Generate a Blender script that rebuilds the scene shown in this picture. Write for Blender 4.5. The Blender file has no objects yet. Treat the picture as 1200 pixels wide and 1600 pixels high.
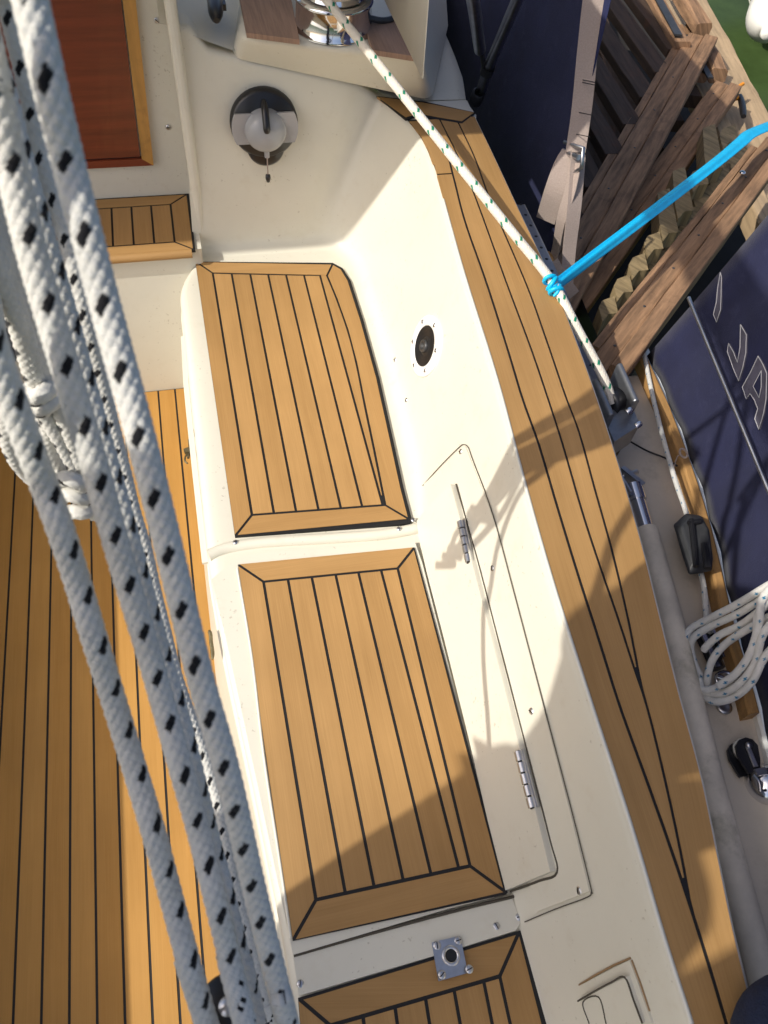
import bpy, bmesh, math, random
import numpy as np
from mathutils import Vector, Matrix
from mathutils.bvhtree import BVHTree
random.seed(7); np.random.seed(7)
S = bpy.context.scene
COL = S.collection
# ------------------------------------------------------------------ camera (solved from the photo's vanishing points)
FP = 1200.0
F = Vector((-480, -1800, 1200)).normalized()
D = Vector((-111, 829, 1200)); D -= F * D.dot(F); D.normalize()
R = D.cross(F)
CAM = Vector((0, 0, 1.65))
def ray(u, v):
    c = Vector((u - 600, v - 800, FP)); return Vector((R.dot(c), F.dot(c), -D.dot(c)))
def P(u, v, z):
    r = ray(u, v); return CAM + r * ((z - CAM.z) / r.z)
def PY(u, v, y):
    r = ray(u, v); return CAM + r * (y / r.y)
def PD(u, v, d):
    return CAM + ray(u, v) * (d / FP)
SUN = Vector((math.cos(math.radians(43)) * math.cos(math.radians(16)), math.cos(math.radians(43)) * math.sin(math.radians(16)), -math.sin(math.radians(43))))

# ------------------------------------------------------------------ materials
def mat(name, col, rough=0.5, metal=0.0, var=0.0, vscale=8.0, bump=0.0, bscale=60.0, dark=None, dscale=5.0, damt=0.0, coat=0.0, spec=0.5, vcol=None, stretch=None, uv=False, sheen=0.0):
    m = bpy.data.materials.new(name); m.use_nodes = True
    nt = m.node_tree; N = nt.nodes; L = nt.links
    b = N['Principled BSDF']
    b.inputs['Roughness'].default_value = rough; b.inputs['Metallic'].default_value = metal
    b.inputs['Coat Weight'].default_value = coat; b.inputs['Specular IOR Level'].default_value = spec
    b.inputs['Sheen Weight'].default_value = sheen
    tc = N.new('ShaderNodeTexCoord'); src = tc.outputs['UV' if uv else 'Object']
    if stretch:
        mp = N.new('ShaderNodeMapping'); mp.inputs['Scale'].default_value = stretch; L.new(src, mp.inputs['Vector']); src = mp.outputs[0]
    rgb = N.new('ShaderNodeRGB'); rgb.outputs[0].default_value = (*col, 1); cur = rgb.outputs[0]
    if var:
        n = N.new('ShaderNodeTexNoise'); n.inputs['Scale'].default_value = vscale; n.inputs['Detail'].default_value = 6; n.inputs['Roughness'].default_value = .65
        L.new(src, n.inputs['Vector'])
        rp = N.new('ShaderNodeMapRange'); rp.inputs[1].default_value = .3; rp.inputs[2].default_value = .7
        L.new(n.outputs['Fac'], rp.inputs[0])
        mx = N.new('ShaderNodeMix'); mx.data_type = 'RGBA'; L.new(rp.outputs[0], mx.inputs[0])
        c2 = vcol or tuple(min(1, c * (1 + var)) for c in col); c1 = tuple(c * (1 - var) for c in col) if not vcol else col
        mx.inputs[6].default_value = (*c1, 1); mx.inputs[7].default_value = (*c2, 1); cur = mx.outputs[2]
    if dark:
        n = N.new('ShaderNodeTexNoise'); n.inputs['Scale'].default_value = dscale; n.inputs['Detail'].default_value = 8; n.inputs['Roughness'].default_value = .7
        L.new(tc.outputs['Object'], n.inputs['Vector'])
        rp = N.new('ShaderNodeMapRange'); rp.inputs[1].default_value = .55; rp.inputs[2].default_value = .75; rp.inputs[4].default_value = damt
        L.new(n.outputs['Fac'], rp.inputs[0])
        mx = N.new('ShaderNodeMix'); mx.data_type = 'RGBA'; L.new(rp.outputs[0], mx.inputs[0]); L.new(cur, mx.inputs[6]); mx.inputs[7].default_value = (*dark, 1); cur = mx.outputs[2]
    L.new(cur, b.inputs['Base Color'])
    if bump:
        n = N.new('ShaderNodeTexNoise'); n.inputs['Scale'].default_value = bscale; n.inputs['Detail'].default_value = 5
        L.new(src, n.inputs['Vector'])
        bp = N.new('ShaderNodeBump'); bp.inputs['Strength'].default_value = bump; bp.inputs['Distance'].default_value = .004
        L.new(n.outputs['Fac'], bp.inputs['Height']); L.new(bp.outputs[0], b.inputs['Normal'])
    return m

def specks(m, col, scale=140, th=.78, amt=.6):
    nt = m.node_tree; N = nt.nodes; L = nt.links; b = N['Principled BSDF']; cur = b.inputs['Base Color'].links[0].from_socket
    tc = N.new('ShaderNodeTexCoord'); n = N.new('ShaderNodeTexNoise'); n.inputs['Scale'].default_value = scale; n.inputs['Detail'].default_value = 2; L.new(tc.outputs['Object'], n.inputs[0])
    n2 = N.new('ShaderNodeTexNoise'); n2.inputs['Scale'].default_value = 7; L.new(tc.outputs['Object'], n2.inputs[0])
    ad = N.new('ShaderNodeMath'); ad.operation = 'MULTIPLY_ADD'; L.new(n2.outputs[0], ad.inputs[0]); ad.inputs[1].default_value = .35; L.new(n.outputs[0], ad.inputs[2])
    rp = N.new('ShaderNodeMapRange'); rp.inputs[1].default_value = th + .1; rp.inputs[2].default_value = th + .16; rp.inputs[4].default_value = amt; L.new(ad.outputs[0], rp.inputs[0])
    mx = N.new('ShaderNodeMix'); mx.data_type = 'RGBA'; L.new(rp.outputs[0], mx.inputs[0]); L.new(cur, mx.inputs[6]); mx.inputs[7].default_value = (*col, 1); L.new(mx.outputs[2], b.inputs['Base Color'])
def teak_mat(name, c1, c2):
    m = bpy.data.materials.new(name); m.use_nodes = True
    nt = m.node_tree; N = nt.nodes; L = nt.links; b = N['Principled BSDF']
    uv = N.new('ShaderNodeUVMap')
    mp = N.new('ShaderNodeMapping'); mp.inputs['Scale'].default_value = (520, 7, 1); L.new(uv.outputs[0], mp.inputs[0])
    n1 = N.new('ShaderNodeTexNoise'); n1.inputs['Scale'].default_value = 1; n1.inputs['Detail'].default_value = 4; L.new(mp.outputs[0], n1.inputs[0])
    mp2 = N.new('ShaderNodeMapping'); mp2.inputs['Scale'].default_value = (40, 3, 1); L.new(uv.outputs[0], mp2.inputs[0])
    n2 = N.new('ShaderNodeTexNoise'); n2.inputs['Scale'].default_value = 1; n2.inputs['Detail'].default_value = 3; L.new(mp2.outputs[0], n2.inputs[0])
    at = N.new('ShaderNodeAttribute'); at.attribute_name = 'tone'
    ad = N.new('ShaderNodeMath'); ad.operation = 'MULTIPLY_ADD'; L.new(n1.outputs[0], ad.inputs[0]); ad.inputs[1].default_value = .8; L.new(n2.outputs[0], ad.inputs[2])
    a2 = N.new('ShaderNodeMath'); a2.operation = 'ADD'; L.new(ad.outputs[0], a2.inputs[0]); L.new(at.outputs['Fac'], a2.inputs[1])
    rp = N.new('ShaderNodeMapRange'); rp.inputs[1].default_value = .55; rp.inputs[2].default_value = 1.45; L.new(a2.outputs[0], rp.inputs[0])
    mx = N.new('ShaderNodeMix'); mx.data_type = 'RGBA'; L.new(rp.outputs[0], mx.inputs[0]); mx.inputs[6].default_value = (*c1, 1); mx.inputs[7].default_value = (*c2, 1)
    # fine specks of dirt
    tc = N.new('ShaderNodeTexCoord'); n3 = N.new('ShaderNodeTexNoise'); n3.inputs['Scale'].default_value = 3.5; n3.inputs['Detail'].default_value = 6; L.new(tc.outputs['Object'], n3.inputs[0])
    r3 = N.new('ShaderNodeMapRange'); r3.inputs[1].default_value = .35; r3.inputs[2].default_value = .75; r3.inputs[3].default_value = .88; r3.inputs[4].default_value = 1.08; L.new(n3.outputs[0], r3.inputs[0])
    hs = N.new('ShaderNodeHueSaturation'); L.new(mx.outputs[2], hs.inputs['Color']); L.new(r3.outputs[0], hs.inputs['Value'])
    L.new(hs.outputs[0], b.inputs['Base Color']); b.inputs['Roughness'].default_value = .55; b.inputs['Specular IOR Level'].default_value = .35
    bp = N.new('ShaderNodeBump'); bp.inputs['Strength'].default_value = .25; bp.inputs['Distance'].default_value = .001; L.new(n1.outputs[0], bp.inputs['Height']); L.new(bp.outputs[0], b.inputs['Normal'])
    return m

def rope_mat(name, white, trc):
    m = mat(name, white, rough=.85, var=.08, vscale=90, bump=.35, bscale=900, spec=.2, sheen=.15, dark=(.42, .40, .32), dscale=14, damt=.35)
    nt = m.node_tree; N = nt.nodes; L = nt.links; b = N['Principled BSDF']
    cur = b.inputs['Base Color'].links[0].from_socket
    at = N.new('ShaderNodeAttribute'); at.attribute_name = 'trc'
    mx = N.new('ShaderNodeMix'); mx.data_type = 'RGBA'; L.new(at.outputs['Fac'], mx.inputs[0]); L.new(cur, mx.inputs[6]); mx.inputs[7].default_value = (*trc, 1)
    L.new(mx.outputs[2], b.inputs['Base Color'])
    return m

M = {}
M['gel'] = mat('gelcoat_cream', (.66, .635, .54), rough=.40, spec=.35, var=.035, vscale=3, dark=(.50, .43, .30), dscale=23, damt=.22, bump=.05, bscale=12, coat=.0)
specks(M['gel'], (.20, .15, .09), amt=.35)
M['gelw'] = mat('gelcoat_white', (.68, .66, .57), rough=.35, var=.03, vscale=5, coat=.1)
M['deck'] = mat('deck_paint', (.52, .46, .38), rough=.6, var=.10, vscale=9, dark=(.26, .23, .17), dscale=16, damt=.5)
M['white'] = mat('white_plastic', (.80, .80, .78), rough=.35)
M['gun'] = mat('gunwale_white', (.72, .73, .70), rough=.4, var=.05, dark=(.4, .4, .33), dscale=20, damt=.3)
M['teak'] = teak_mat('teak_boards', (.345, .195, .068), (.475, .280, .108))
M['teakf'] = teak_mat('teak_floor', (.42, .215, .050), (.52, .285, .08))
M['hood'] = mat('shade_lifting_canvas', (.62, .58, .50), rough=.9)
M['seam'] = mat('dirty_seam', (.06, .05, .035), rough=.8)
M['caulk'] = mat('black_caulk', (.005, .005, .006), rough=.6)
M['oldteak'] = mat('old_teak_rail', (.36, .20, .07), rough=.6, var=.35, vscale=1, uv=True, stretch=(60, 6, 1), dark=(.07, .04, .02), dscale=18, damt=.8)
M['mahog'] = mat('mahogany_panel', (.16, .032, .012), rough=.38, var=.30, vscale=1, uv=True, stretch=(60, 3, 1), coat=.3)
M['oak'] = mat('golden_trim_wood', (.46, .24, .06), rough=.45, var=.22, vscale=1, uv=True, stretch=(40, 4, 1), dark=(.12, .05, .02), dscale=16, damt=.7)
M['pad'] = mat('bare_teak_pad', (.30, .19, .13), rough=.75, var=.25, vscale=1, uv=True, stretch=(160, 8, 1))
M['rope'] = rope_mat('white_braid_black_fleck', (.64, .63, .58), (.008, .008, .010))
M['ropeg'] = rope_mat('white_braid_green_fleck', (.72, .67, .58), (.0, .20, .11))
M['ropeb'] = rope_mat('white_braid_blue_fleck', (.62, .61, .57), (.01, .16, .30))
M['navy'] = mat('navy_canvas', (.016, .019, .058), rough=.85, var=.25, vscale=6, bump=.3, bscale=500, dark=(.06, .06, .125), dscale=30, damt=.35, sheen=.08, spec=.2)
M['navyjean'] = mat('navy_fabric', (.010, .018, .05), rough=.9, var=.3, vscale=60, bump=.5, bscale=400)
M['letter'] = mat('grey_letter_cloth', (.085, .082, .115), rough=.9, var=.3, vscale=30, dark=(.02, .02, .03), dscale=70, damt=.8)
M['thread'] = mat('white_thread', (.55, .55, .56), rough=.8)
M['wood'] = mat('weathered_brown_timber', (.26, .150, .080), rough=.85, var=.55, vscale=1, uv=True, stretch=(70, 6, 1), bump=.7, bscale=1.0, dark=(.06, .03, .018), dscale=12, damt=.65)
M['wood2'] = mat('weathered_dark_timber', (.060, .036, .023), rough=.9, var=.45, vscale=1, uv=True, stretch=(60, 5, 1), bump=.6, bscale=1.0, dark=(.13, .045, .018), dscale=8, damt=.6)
M['gapdark'] = mat('painted_gap_shade', (.018, .014, .011), rough=.9, var=.4, vscale=9)  # near-black standing in for the shade beneath the steps
M['woodp'] = mat('pale_jetty_timber', (.42, .30, .175), rough=.85, var=.3, vscale=1, uv=True, stretch=(50, 4, 1), bump=.5, bscale=1.0, dark=(.22, .14, .08), dscale=7, damt=.5)
M['woodg'] = mat('greenish_treated_timber', (.25, .185, .095), rough=.9, var=.55, vscale=1, uv=True, stretch=(60, 6, 1), bump=.5, bscale=1.0, dark=(.10, .085, .045), dscale=16, damt=.8)
M['chrome'] = mat('chrome', (.72, .72, .74), rough=.09, metal=1)
M['steel'] = mat('dull_steel', (.55, .55, .56), rough=.32, metal=1, var=.15, vscale=40)
M['alu'] = mat('grey_anodised', (.30, .31, .33), rough=.42, metal=.85, var=.2, vscale=30, dark=(.13, .13, .14), dscale=30, damt=.6)
M['blk'] = mat('black_plastic', (.012, .012, .014), rough=.30)
M['blkr'] = mat('black_rubber', (.009, .009, .010), rough=.5)
M['dkgrey'] = mat('weathered_black_plastic', (.035, .036, .038), rough=.45, var=.4, vscale=25)
M['brass'] = mat('tarnished_brass', (.20, .17, .10), rough=.5, metal=.8, var=.4, vscale=120)
M['strap'] = mat('beige_webbing', (.34, .275, .24), rough=.9, var=.12, vscale=1, uv=True, stretch=(300, 300, 1), bump=.4, bscale=2.0, dark=(.30, .23, .20), dscale=9, damt=.6)
M['blue'] = mat('sky_blue_tape', (.0, .46, .80), rough=.45, var=.1, vscale=60)
M['tube'] = mat('stained_grey_tube', (.68, .60, .48), rough=.65, var=.2, vscale=12, dark=(.22, .20, .11), dscale=11, damt=.7)
M['orange'] = mat('orange_plastic', (.9, .32, .01), rough=.4)
M['fender'] = mat('white_vinyl', (.78, .76, .70), rough=.35)
M['water'] = mat('green_harbour_water', (.045, .075, .022), spec=.03, rough=.25, bump=.25, bscale=5, var=.3, vscale=2)
M['hullnavy'] = mat('dark_hull', (.02, .02, .035), rough=.3)
M['shade'] = mat('opening_shade', (.02, .024, .04), rough=.7)
M['trans'] = mat('translucent_grey_plastic', (.50, .51, .53), rough=.22)
M['trans'].node_tree.nodes['Principled BSDF'].inputs['Transmission Weight'].default_value = .35
hn = M['hood'].node_tree; tl0 = hn.nodes.new('ShaderNodeBsdfTranslucent'); tl0.inputs[0].default_value = (.80, .77, .70, 1); ms = hn.nodes.new('ShaderNodeMixShader'); ms.inputs[0].default_value = .65  # translucent mix added so the shade under the hood comes out lighter
hn.links.new(hn.nodes['Principled BSDF'].outputs[0], ms.inputs[1]); hn.links.new(tl0.outputs[0], ms.inputs[2]); hn.links.new(ms.outputs[0], hn.nodes['Material Output'].inputs[0])
M['skin'] = mat('skin', (.55, .32, .22), rough=.5)
M['jacket'] = mat('dark_jacket', (.03, .03, .05), rough=.9)
M['stain'] = mat('rust_stain', (.30, .19, .09), rough=.7)

# ------------------------------------------------------------------ mesh helpers
class MB:
    def __init__(s): s.v = []; s.f = []; s.m = []; s.uv = []; s.tone = []; s.sm = []
    def add(s, vs, fs, mi=0, uvs=None, tone=0.0, smooth=False):
        o = len(s.v); s.v += [tuple(p) for p in vs]
        for f in fs:
            s.f.append([i + o for i in f]); s.m.append(mi); s.tone.append(tone); s.sm.append(smooth)
            s.uv.append([uvs[i] for i in f] if uvs is not None else [(0, 0)] * len(f))
    def build(s, name, mats, parent=None, auto=None):
        me = bpy.data.meshes.new(name); me.from_pydata(s.v, [], s.f)
        for m in mats: me.materials.append(M[m] if isinstance(m, str) else m)
        me.polygons.foreach_set('material_index', s.m); me.polygons.foreach_set('use_smooth', s.sm)
        ul = me.uv_layers.new(name='UVMap'); flat = [c for f in s.uv for p in f for c in p]; ul.data.foreach_set('uv', flat)
        at = me.attributes.new('tone', 'FLOAT', 'FACE'); at.data.foreach_set('value', s.tone)
        bm = bmesh.new(); bm.from_mesh(me); bmesh.ops.recalc_face_normals(bm, faces=bm.faces); bm.to_mesh(me); bm.free()
        me.update(); o = bpy.data.objects.new(name, me); COL.objects.link(o)
        if parent: o.parent = parent
        return o
    # oriented board with chamfered section from a to b
    def board(s, a, b, w, t, up=Vector((0, 0, 1)), mi=0, ch=.12, jag=0.0, tone=0.0):
        a = Vector(a); b = Vector(b); d = (b - a); ln = d.length; d.normalize()
        side = d.cross(up).normalized(); up2 = side.cross(d).normalized(); c = min(w, t) * ch
        sec = [(-w/2 + c, -t/2), (w/2 - c, -t/2), (w/2, -t/2 + c), (w/2, t/2 - c), (w/2 - c, t/2), (-w/2 + c, t/2), (-w/2, t/2 - c), (-w/2, -t/2 + c)]
        n = max(1, int(ln / .08)) if jag else 1
        vs = []; uvs = []; off = random.random() * 9
        for k in range(n + 1):
            p = a + d * (ln * k / n)
            for i, (x, y) in enumerate(sec):
                jx = random.uniform(-jag, jag) if jag else 0; jy = random.uniform(-jag, jag) if jag else 0
                vs.append(p + side * (x + jx) + up2 * (y + jy)); uvs.append((off + x + y * .7, off + ln * k / n))
        fs = [[k*8 + i, k*8 + (i+1) % 8, (k+1)*8 + (i+1) % 8, (k+1)*8 + i] for k in range(n) for i in range(8)]
        fs += [list(range(7, -1, -1)), [n*8 + i for i in range(8)]]
        s.add(vs, fs, mi, uvs, tone)
    def tube(s, pts, r, n=10, mi=0, cap=True, smooth=True):
        pts = [Vector(p) for p in pts]; rs = r if isinstance(r, (list, tuple)) else [r] * len(pts)
        fr = frames(pts); vs = []; uvs = []; acc = 0
        for k, p in enumerate(pts):
            t, nn, bb = fr[k]
            if k: acc += (p - pts[k-1]).length
            for i in range(n):
                a = 2 * math.pi * i / n; vs.append(p + (nn * math.cos(a) + bb * math.sin(a)) * rs[k]); uvs.append((i / n, acc))
        fs = [[k*n + i, k*n + (i+1) % n, (k+1)*n + (i+1) % n, (k+1)*n + i] for k in range(len(pts)-1) for i in range(n)]
        s.add(vs, fs, mi, uvs, smooth=smooth)
        if cap:
            s.add(vs[:n], [list(range(n-1, -1, -1))], mi); s.add(vs[-n:], [list(range(n))], mi)
    def lathe(s, prof, c, ax=Vector((0, 0, 1)), n=32, mi=0, smooth=True, ref=None):
        ax = Vector(ax).normalized(); x = ax.orthogonal().normalized() if ref is None else (Vector(ref) - ax * Vector(ref).dot(ax)).normalized(); y = ax.cross(x); c = Vector(c)
        vs = [c + ax * h + (x * math.cos(2*math.pi*i/n) + y * math.sin(2*math.pi*i/n)) * max(r, 1e-5) for r, h in prof for i in range(n)]
        fs = [[k*n + i, k*n + (i+1) % n, (k+1)*n + (i+1) % n, (k+1)*n + i] for k in range(len(prof)-1) for i in range(n)]
        s.add(vs, fs, mi, smooth=smooth)
    def prism(s, pts, nrm, t, mi=0, uvd=None, tone=0.0, side_mi=None):
        pts = [Vector(p) for p in pts]; n = len(pts); nrm = Vector(nrm).normalized()
        top = pts; bot = [p - nrm * t for p in pts]
        if uvd is None: uvd = Vector((0, 1, 0))
        uvd = Vector(uvd).normalized(); ac = uvd.cross(nrm); off = random.random() * 7
        uvs = [(p.dot(ac) + off, p.dot(uvd) + off) for p in top + bot]
        s.add(top + bot, [list(range(n))], mi, uvs, tone)
        s.add(top + bot, [[i, i + n, (i+1) % n + n, (i+1) % n] for i in range(n)] + [list(range(2*n-1, n-1, -1))], mi if side_mi is None else side_mi, uvs, tone)
    def box(s, c, ax, ay, az, mi=0):
        c = Vector(c); vs = [c + Vector(ax)*i + Vector(ay)*j + Vector(az)*k for i in (-1, 1) for j in (-1, 1) for k in (-1, 1)]
        s.add(vs, [[0, 1, 3, 2], [4, 6, 7, 5], [0, 4, 5, 1], [2, 3, 7, 6], [0, 2, 6, 4], [1, 5, 7, 3]], mi, [(v.dot(Vector(ax).normalized()), v.dot(Vector(ay).normalized())) for v in vs])
    def ruled(s, A, B, lift, nrmf, t, mi=0, n=24):
        # slab between two polylines, lifted off the surface beneath
        A = resample(A, n); B = resample(B, n); up = []
        top = []; bot = []
        for a, b in zip(A, B):
            for q in range(5):
                p = a.lerp(b, q / 4); nn = nrmf(p); top.append(p + nn * lift); bot.append(p + nn * (lift - t))
        K = len(A); vs = top + bot; o = len(top)
        fs = [[k*5 + q, k*5 + q + 1, (k+1)*5 + q + 1, (k+1)*5 + q] for k in range(K-1) for q in range(4)]
        s.add(vs, fs, mi, smooth=True)
        rim = [k*5 for k in range(K)] + [(K-1)*5 + q for q in range(1, 5)] + [k*5 + 4 for k in range(K-2, -1, -1)] + [q for q in range(3, 0, -1)]
        s.add(vs, [[rim[i], rim[(i+1) % len(rim)], rim[(i+1) % len(rim)] + o, rim[i] + o] for i in range(len(rim))], mi)

def frames(pts):
    n = len(pts); T = []
    for k in range(n):
        a = pts[max(0, k-1)]; b = pts[min(n-1, k+1)]; T.append((b - a).normalized())
    nn = T[0].orthogonal().normalized(); out = []
    for k in range(n):
        nn = (nn - T[k] * nn.dot(T[k])).normalized(); out.append((T[k], nn.copy(), T[k].cross(nn)))
    return out
def catmull(pts, n=8):
    pts = [Vector(p) for p in pts]; q = [pts[0]*2 - pts[1]] + pts + [pts[-1]*2 - pts[-2]]; out = []
    for i in range(1, len(q) - 2):
        for k in range(n):
            t = k / n; a, b, c, d = q[i-1:i+3]
            out.append(.5 * ((2*b) + (c - a)*t + (2*a - 5*b + 4*c - d)*t*t + (3*b - a - 3*c + d)*t**3))
    out.append(pts[-1]); return out
def resample(pts, n):
    pts = [Vector(p) for p in pts]; L = [0]
    for a, b in zip(pts, pts[1:]): L.append(L[-1] + (b - a).length)
    out = []; j = 0
    for k in range(n):
        t = L[-1] * k / (n - 1)
        while j < len(pts) - 2 and L[j+1] < t: j += 1
        seg = L[j+1] - L[j]; out.append(pts[j].lerp(pts[j+1], 0 if seg < 1e-9 else min(1, (t - L[j]) / seg)))
    return out
def inset(poly, d):
    # poly: list of (x, y); returns it shrunk by d (or a list of d per edge)
    n = len(poly); ar = sum(poly[i][0]*poly[(i+1) % n][1] - poly[(i+1) % n][0]*poly[i][1] for i in range(n)); sg = 1 if ar > 0 else -1
    ds = d if isinstance(d, (list, tuple)) else [d]*n; ln = []
    for i in range(n):
        x0, y0 = poly[i]; x1, y1 = poly[(i+1) % n]; dx, dy = x1-x0, y1-y0; l = math.hypot(dx, dy) or 1e-9
        nx, ny = -dy/l*sg, dx/l*sg; ln.append((x0 + nx*ds[i], y0 + ny*ds[i], dx/l, dy/l))
    out = []
    for i in range(n):
        x0, y0, dx0, dy0 = ln[i-1]; x1, y1, dx1, dy1 = ln[i]; den = dx0*dy1 - dy0*dx1
        if abs(den) < .02: out.append((x1, y1)); continue
        t = ((x1-x0)*dy1 - (y1-y0)*dx1)/den; out.append((x0 + dx0*t, y0 + dy0*t))
    return out
def tag(o, label=None, cat=None, group=None, kind=None):
    if label: o['label'] = label
    if cat: o['category'] = cat
    if group: o['group'] = group
    if kind: o['kind'] = kind
    return o
def empty(name, loc, label=None, cat=None, group=None):
    o = bpy.data.objects.new(name, None); o.empty_display_size = .05; COL.objects.link(o)
    return tag(o, label, cat, group)    # left at the origin so that parts keep world coordinates
def lerpf(tab, x):
    tab = sorted(tab)
    if x <= tab[0][0]: a, b = tab[0], tab[1]
    elif x >= tab[-1][0]: a, b = tab[-2], tab[-1]
    else:
        for a, b in zip(tab, tab[1:]):
            if a[0] <= x <= b[0]: break
    return a[1] + (b[1]-a[1]) * (x-a[0]) / (b[0]-a[0])
def smoothtab(px, z, n=8):
    # pixel polyline on plane z -> smooth [(Y, X)]
    c = catmull([P(u, v, z) for u, v in px], n); return [(p.y, p.x) for p in c]

ZB = .415      # bench top
ZC = .750      # coaming top
ZD = .520      # side deck
boat = empty('sailing_boat', (0, 0, 0), 'cream sailing boat cockpit with teak floor, benches and coaming in the foreground', 'sailing boat')

# ------------------------------------------------------------------ teak panel builder
SEAM = .0025
def teak_panel(name, outer, planks, z, parent, t=.004, label=None, caulk_out=.0):
    """outer / planks: lists of (polygon [(x,y)], grain dir, inset list or None)"""
    mb = MB(); base = outer
    mb.prism([(x, y, z - .0012) for x, y in base], (0, 0, 1), t, 1)
    for poly, g, ins in planks:
        ip = inset(poly, ins if ins is not None else SEAM)
        mb.prism([(x, y, z) for x, y in ip], (0, 0, 1), t, 0, uvd=(g[0], g[1], 0), tone=random.uniform(-.24, .24))
    o = mb.build(name, ['teak', 'caulk'], parent)
    if label: o['label'] = label
    return o
def xy(px, z): return [tuple(P(u, v, z)[:2]) for u, v in px]

# ------------------------------------------------------------------ cockpit sole
zs = 0.0
sole_edges = [-.0825 - .0468 * k for k in range(16)]
mb = MB(); mb.prism([(-.80, -.7, -.0012), (-.06, -.7, -.0012), (-.06, 1.612, -.0012), (-.80, 1.612, -.0012)], (0, 0, 1), .03, 1)
for a, b in zip(sole_edges, sole_edges[1:]):
    poly = inset([(b, -.7), (a, -.7), (a, 1.609), (b, 1.609)], SEAM)
    mb.prism([(x, y, 0) for x, y in poly], (0, 0, 1), .01, 0, uvd=(0, 1, 0), tone=random.uniform(-.22, .22))
sole = mb.build('cockpit_floor', ['teakf', 'caulk'], boat)

# ------------------------------------------------------------------ coaming / bench / bulkhead moulding
I_px = [(692, 312), (725, 430), (775, 590), (815, 740), (860, 900), (920, 1090), (985, 1290), (1035, 1460), (1080, 1600)]
O_px = [(740, 178), (770, 240), (812, 330), (850, 410), (880, 480), (918, 580), (960, 705), (1000, 840), (1030, 960), (1060, 1080), (1095, 1210), (1120, 1330), (1145, 1450), (1168, 1545), (1182, 1600)]
I_t = smoothtab(I_px, ZC); O_t = smoothtab(O_px, ZC)
XI = lambda y: lerpf(I_t, y)
XO = lambda y: lerpf(O_t, y)
XF = lambda y: lerpf([(-.6, .31), (.1, .313), (.3, .318), (.5, .325), (.72, .335), (.9, .368), (1.2, .383), (1.5, .385)], y)
XB = lambda y: lerpf([(-.6, -.014), (.1, -.016), (.35, -.034), (.62, -.058), (.75, -.064), (1.2, -.063), (1.7, -.062)], y)   # bench front edge
ys = [-.55 + .05 * k for k in range(40)]
path = []      # (foot, top, fillet)
for k in range(38):
    y = -.5 + k * (1.37 + .5) / 37
    path.append((Vector((XF(y), y, ZB - .003)), Vector((XI(y), y, ZC - .004)), .010 if y < .72 else min(.030, .010 + (y - .72) * .12)))
top_arc = [(P(u, v, ZC - .004)) for u, v in ((684, 285), (676, 264), (667, 238), (656, 216), (640, 195), (620, 176), (603, 162), (588, 150))]
foot_arc = [(.384, 1.53), (.380, 1.575), (.372, 1.605), (.360, 1.632), (.345, 1.650), (.325, 1.660), (.300, 1.665), (.275, 1.667)]
for t, f in zip(top_arc, foot_arc): path.append((Vector((f[0], f[1], ZB - .003)), t, .032))
rim_px = [(560, 130), (525, 119), (490, 112), (445, 104), (400, 96), (360, 86), (325, 76)]
for (u, v), fx in zip(rim_px, (.245, .21, .18, .145, .105, .065, .025)):
    path.append((Vector((fx, 1.667, ZB - .003)), PY(u, v, 1.70), .032))
for xx in (.0, -.02):
    path.append((Vector((xx, 1.667, ZB - .003)), Vector((xx + .035, 1.70, .915)), .032))
mb = MB(); rows = []
cent = Vector((.0, .6, 0))
for k, (f, t, fi) in enumerate(path):
    a = path[max(0, k-1)][0]; b = path[min(len(path)-1, k+1)][0]; tg = (b - a); tg.z = 0; tg.normalize()
    out = Vector((tg.y, -tg.x, 0))
    if out.dot(f - cent) < 0: out = -out
    u = (t - f).normalized(); L = (t - f).length
    r = [f - out * (fi + .012) + Vector((0, 0, -.001)), f - out * fi]
    for q in (1, 2, 3, 4): # cove
        s_ = q / 5; p0 = f - out * fi; p2 = f + u * fi; r.append(p0 * (1-s_)**2 + f * 2*s_*(1-s_) + p2 * s_*s_)
    r.append(f + u * fi)
    for q in range(1, 9): r.append(f + u * (fi + (L - fi - .016) * q / 8))
    c0 = t - u * .016; c2 = t + out * .014
    for q in (1, 2, 3, 4): s_ = q / 5; r.append(c0 * (1-s_)**2 + t * 2*s_*(1-s_) + c2 * s_*s_)
    r.append(c2)
    if k > 37 + 8: r.append(t + out * .05 + Vector((0, 0, .001)))
    else: r.append(t + out * .03)
    rows.append(r)
m_ = len(rows[0]); vs = [p for r in rows for p in r]
fs = [[k*m_ + q, k*m_ + q + 1, (k+1)*m_ + q + 1, (k+1)*m_ + q] for k in range(len(rows)-1) for q in range(m_-1)]
mb.add(vs, fs, 0, smooth=True)
face = mb.build('coaming_face', ['gel'], boat)
BV = BVHTree.FromPolygons([tuple(v) for v in vs], fs)
def hit(u, v):
    r = ray(u, v).normalized(); h = BV.ray_cast(CAM, r)
    if h[0] is None: raise RuntimeError('no face hit %s' % ((u, v),))
    n = h[1] if h[1].dot(r) < 0 else -h[1]
    return h[0], n
def fnorm(p):
    h = BV.find_nearest(p); n = h[1]
    return n if n.dot(CAM - p) > 0 else -n

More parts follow.
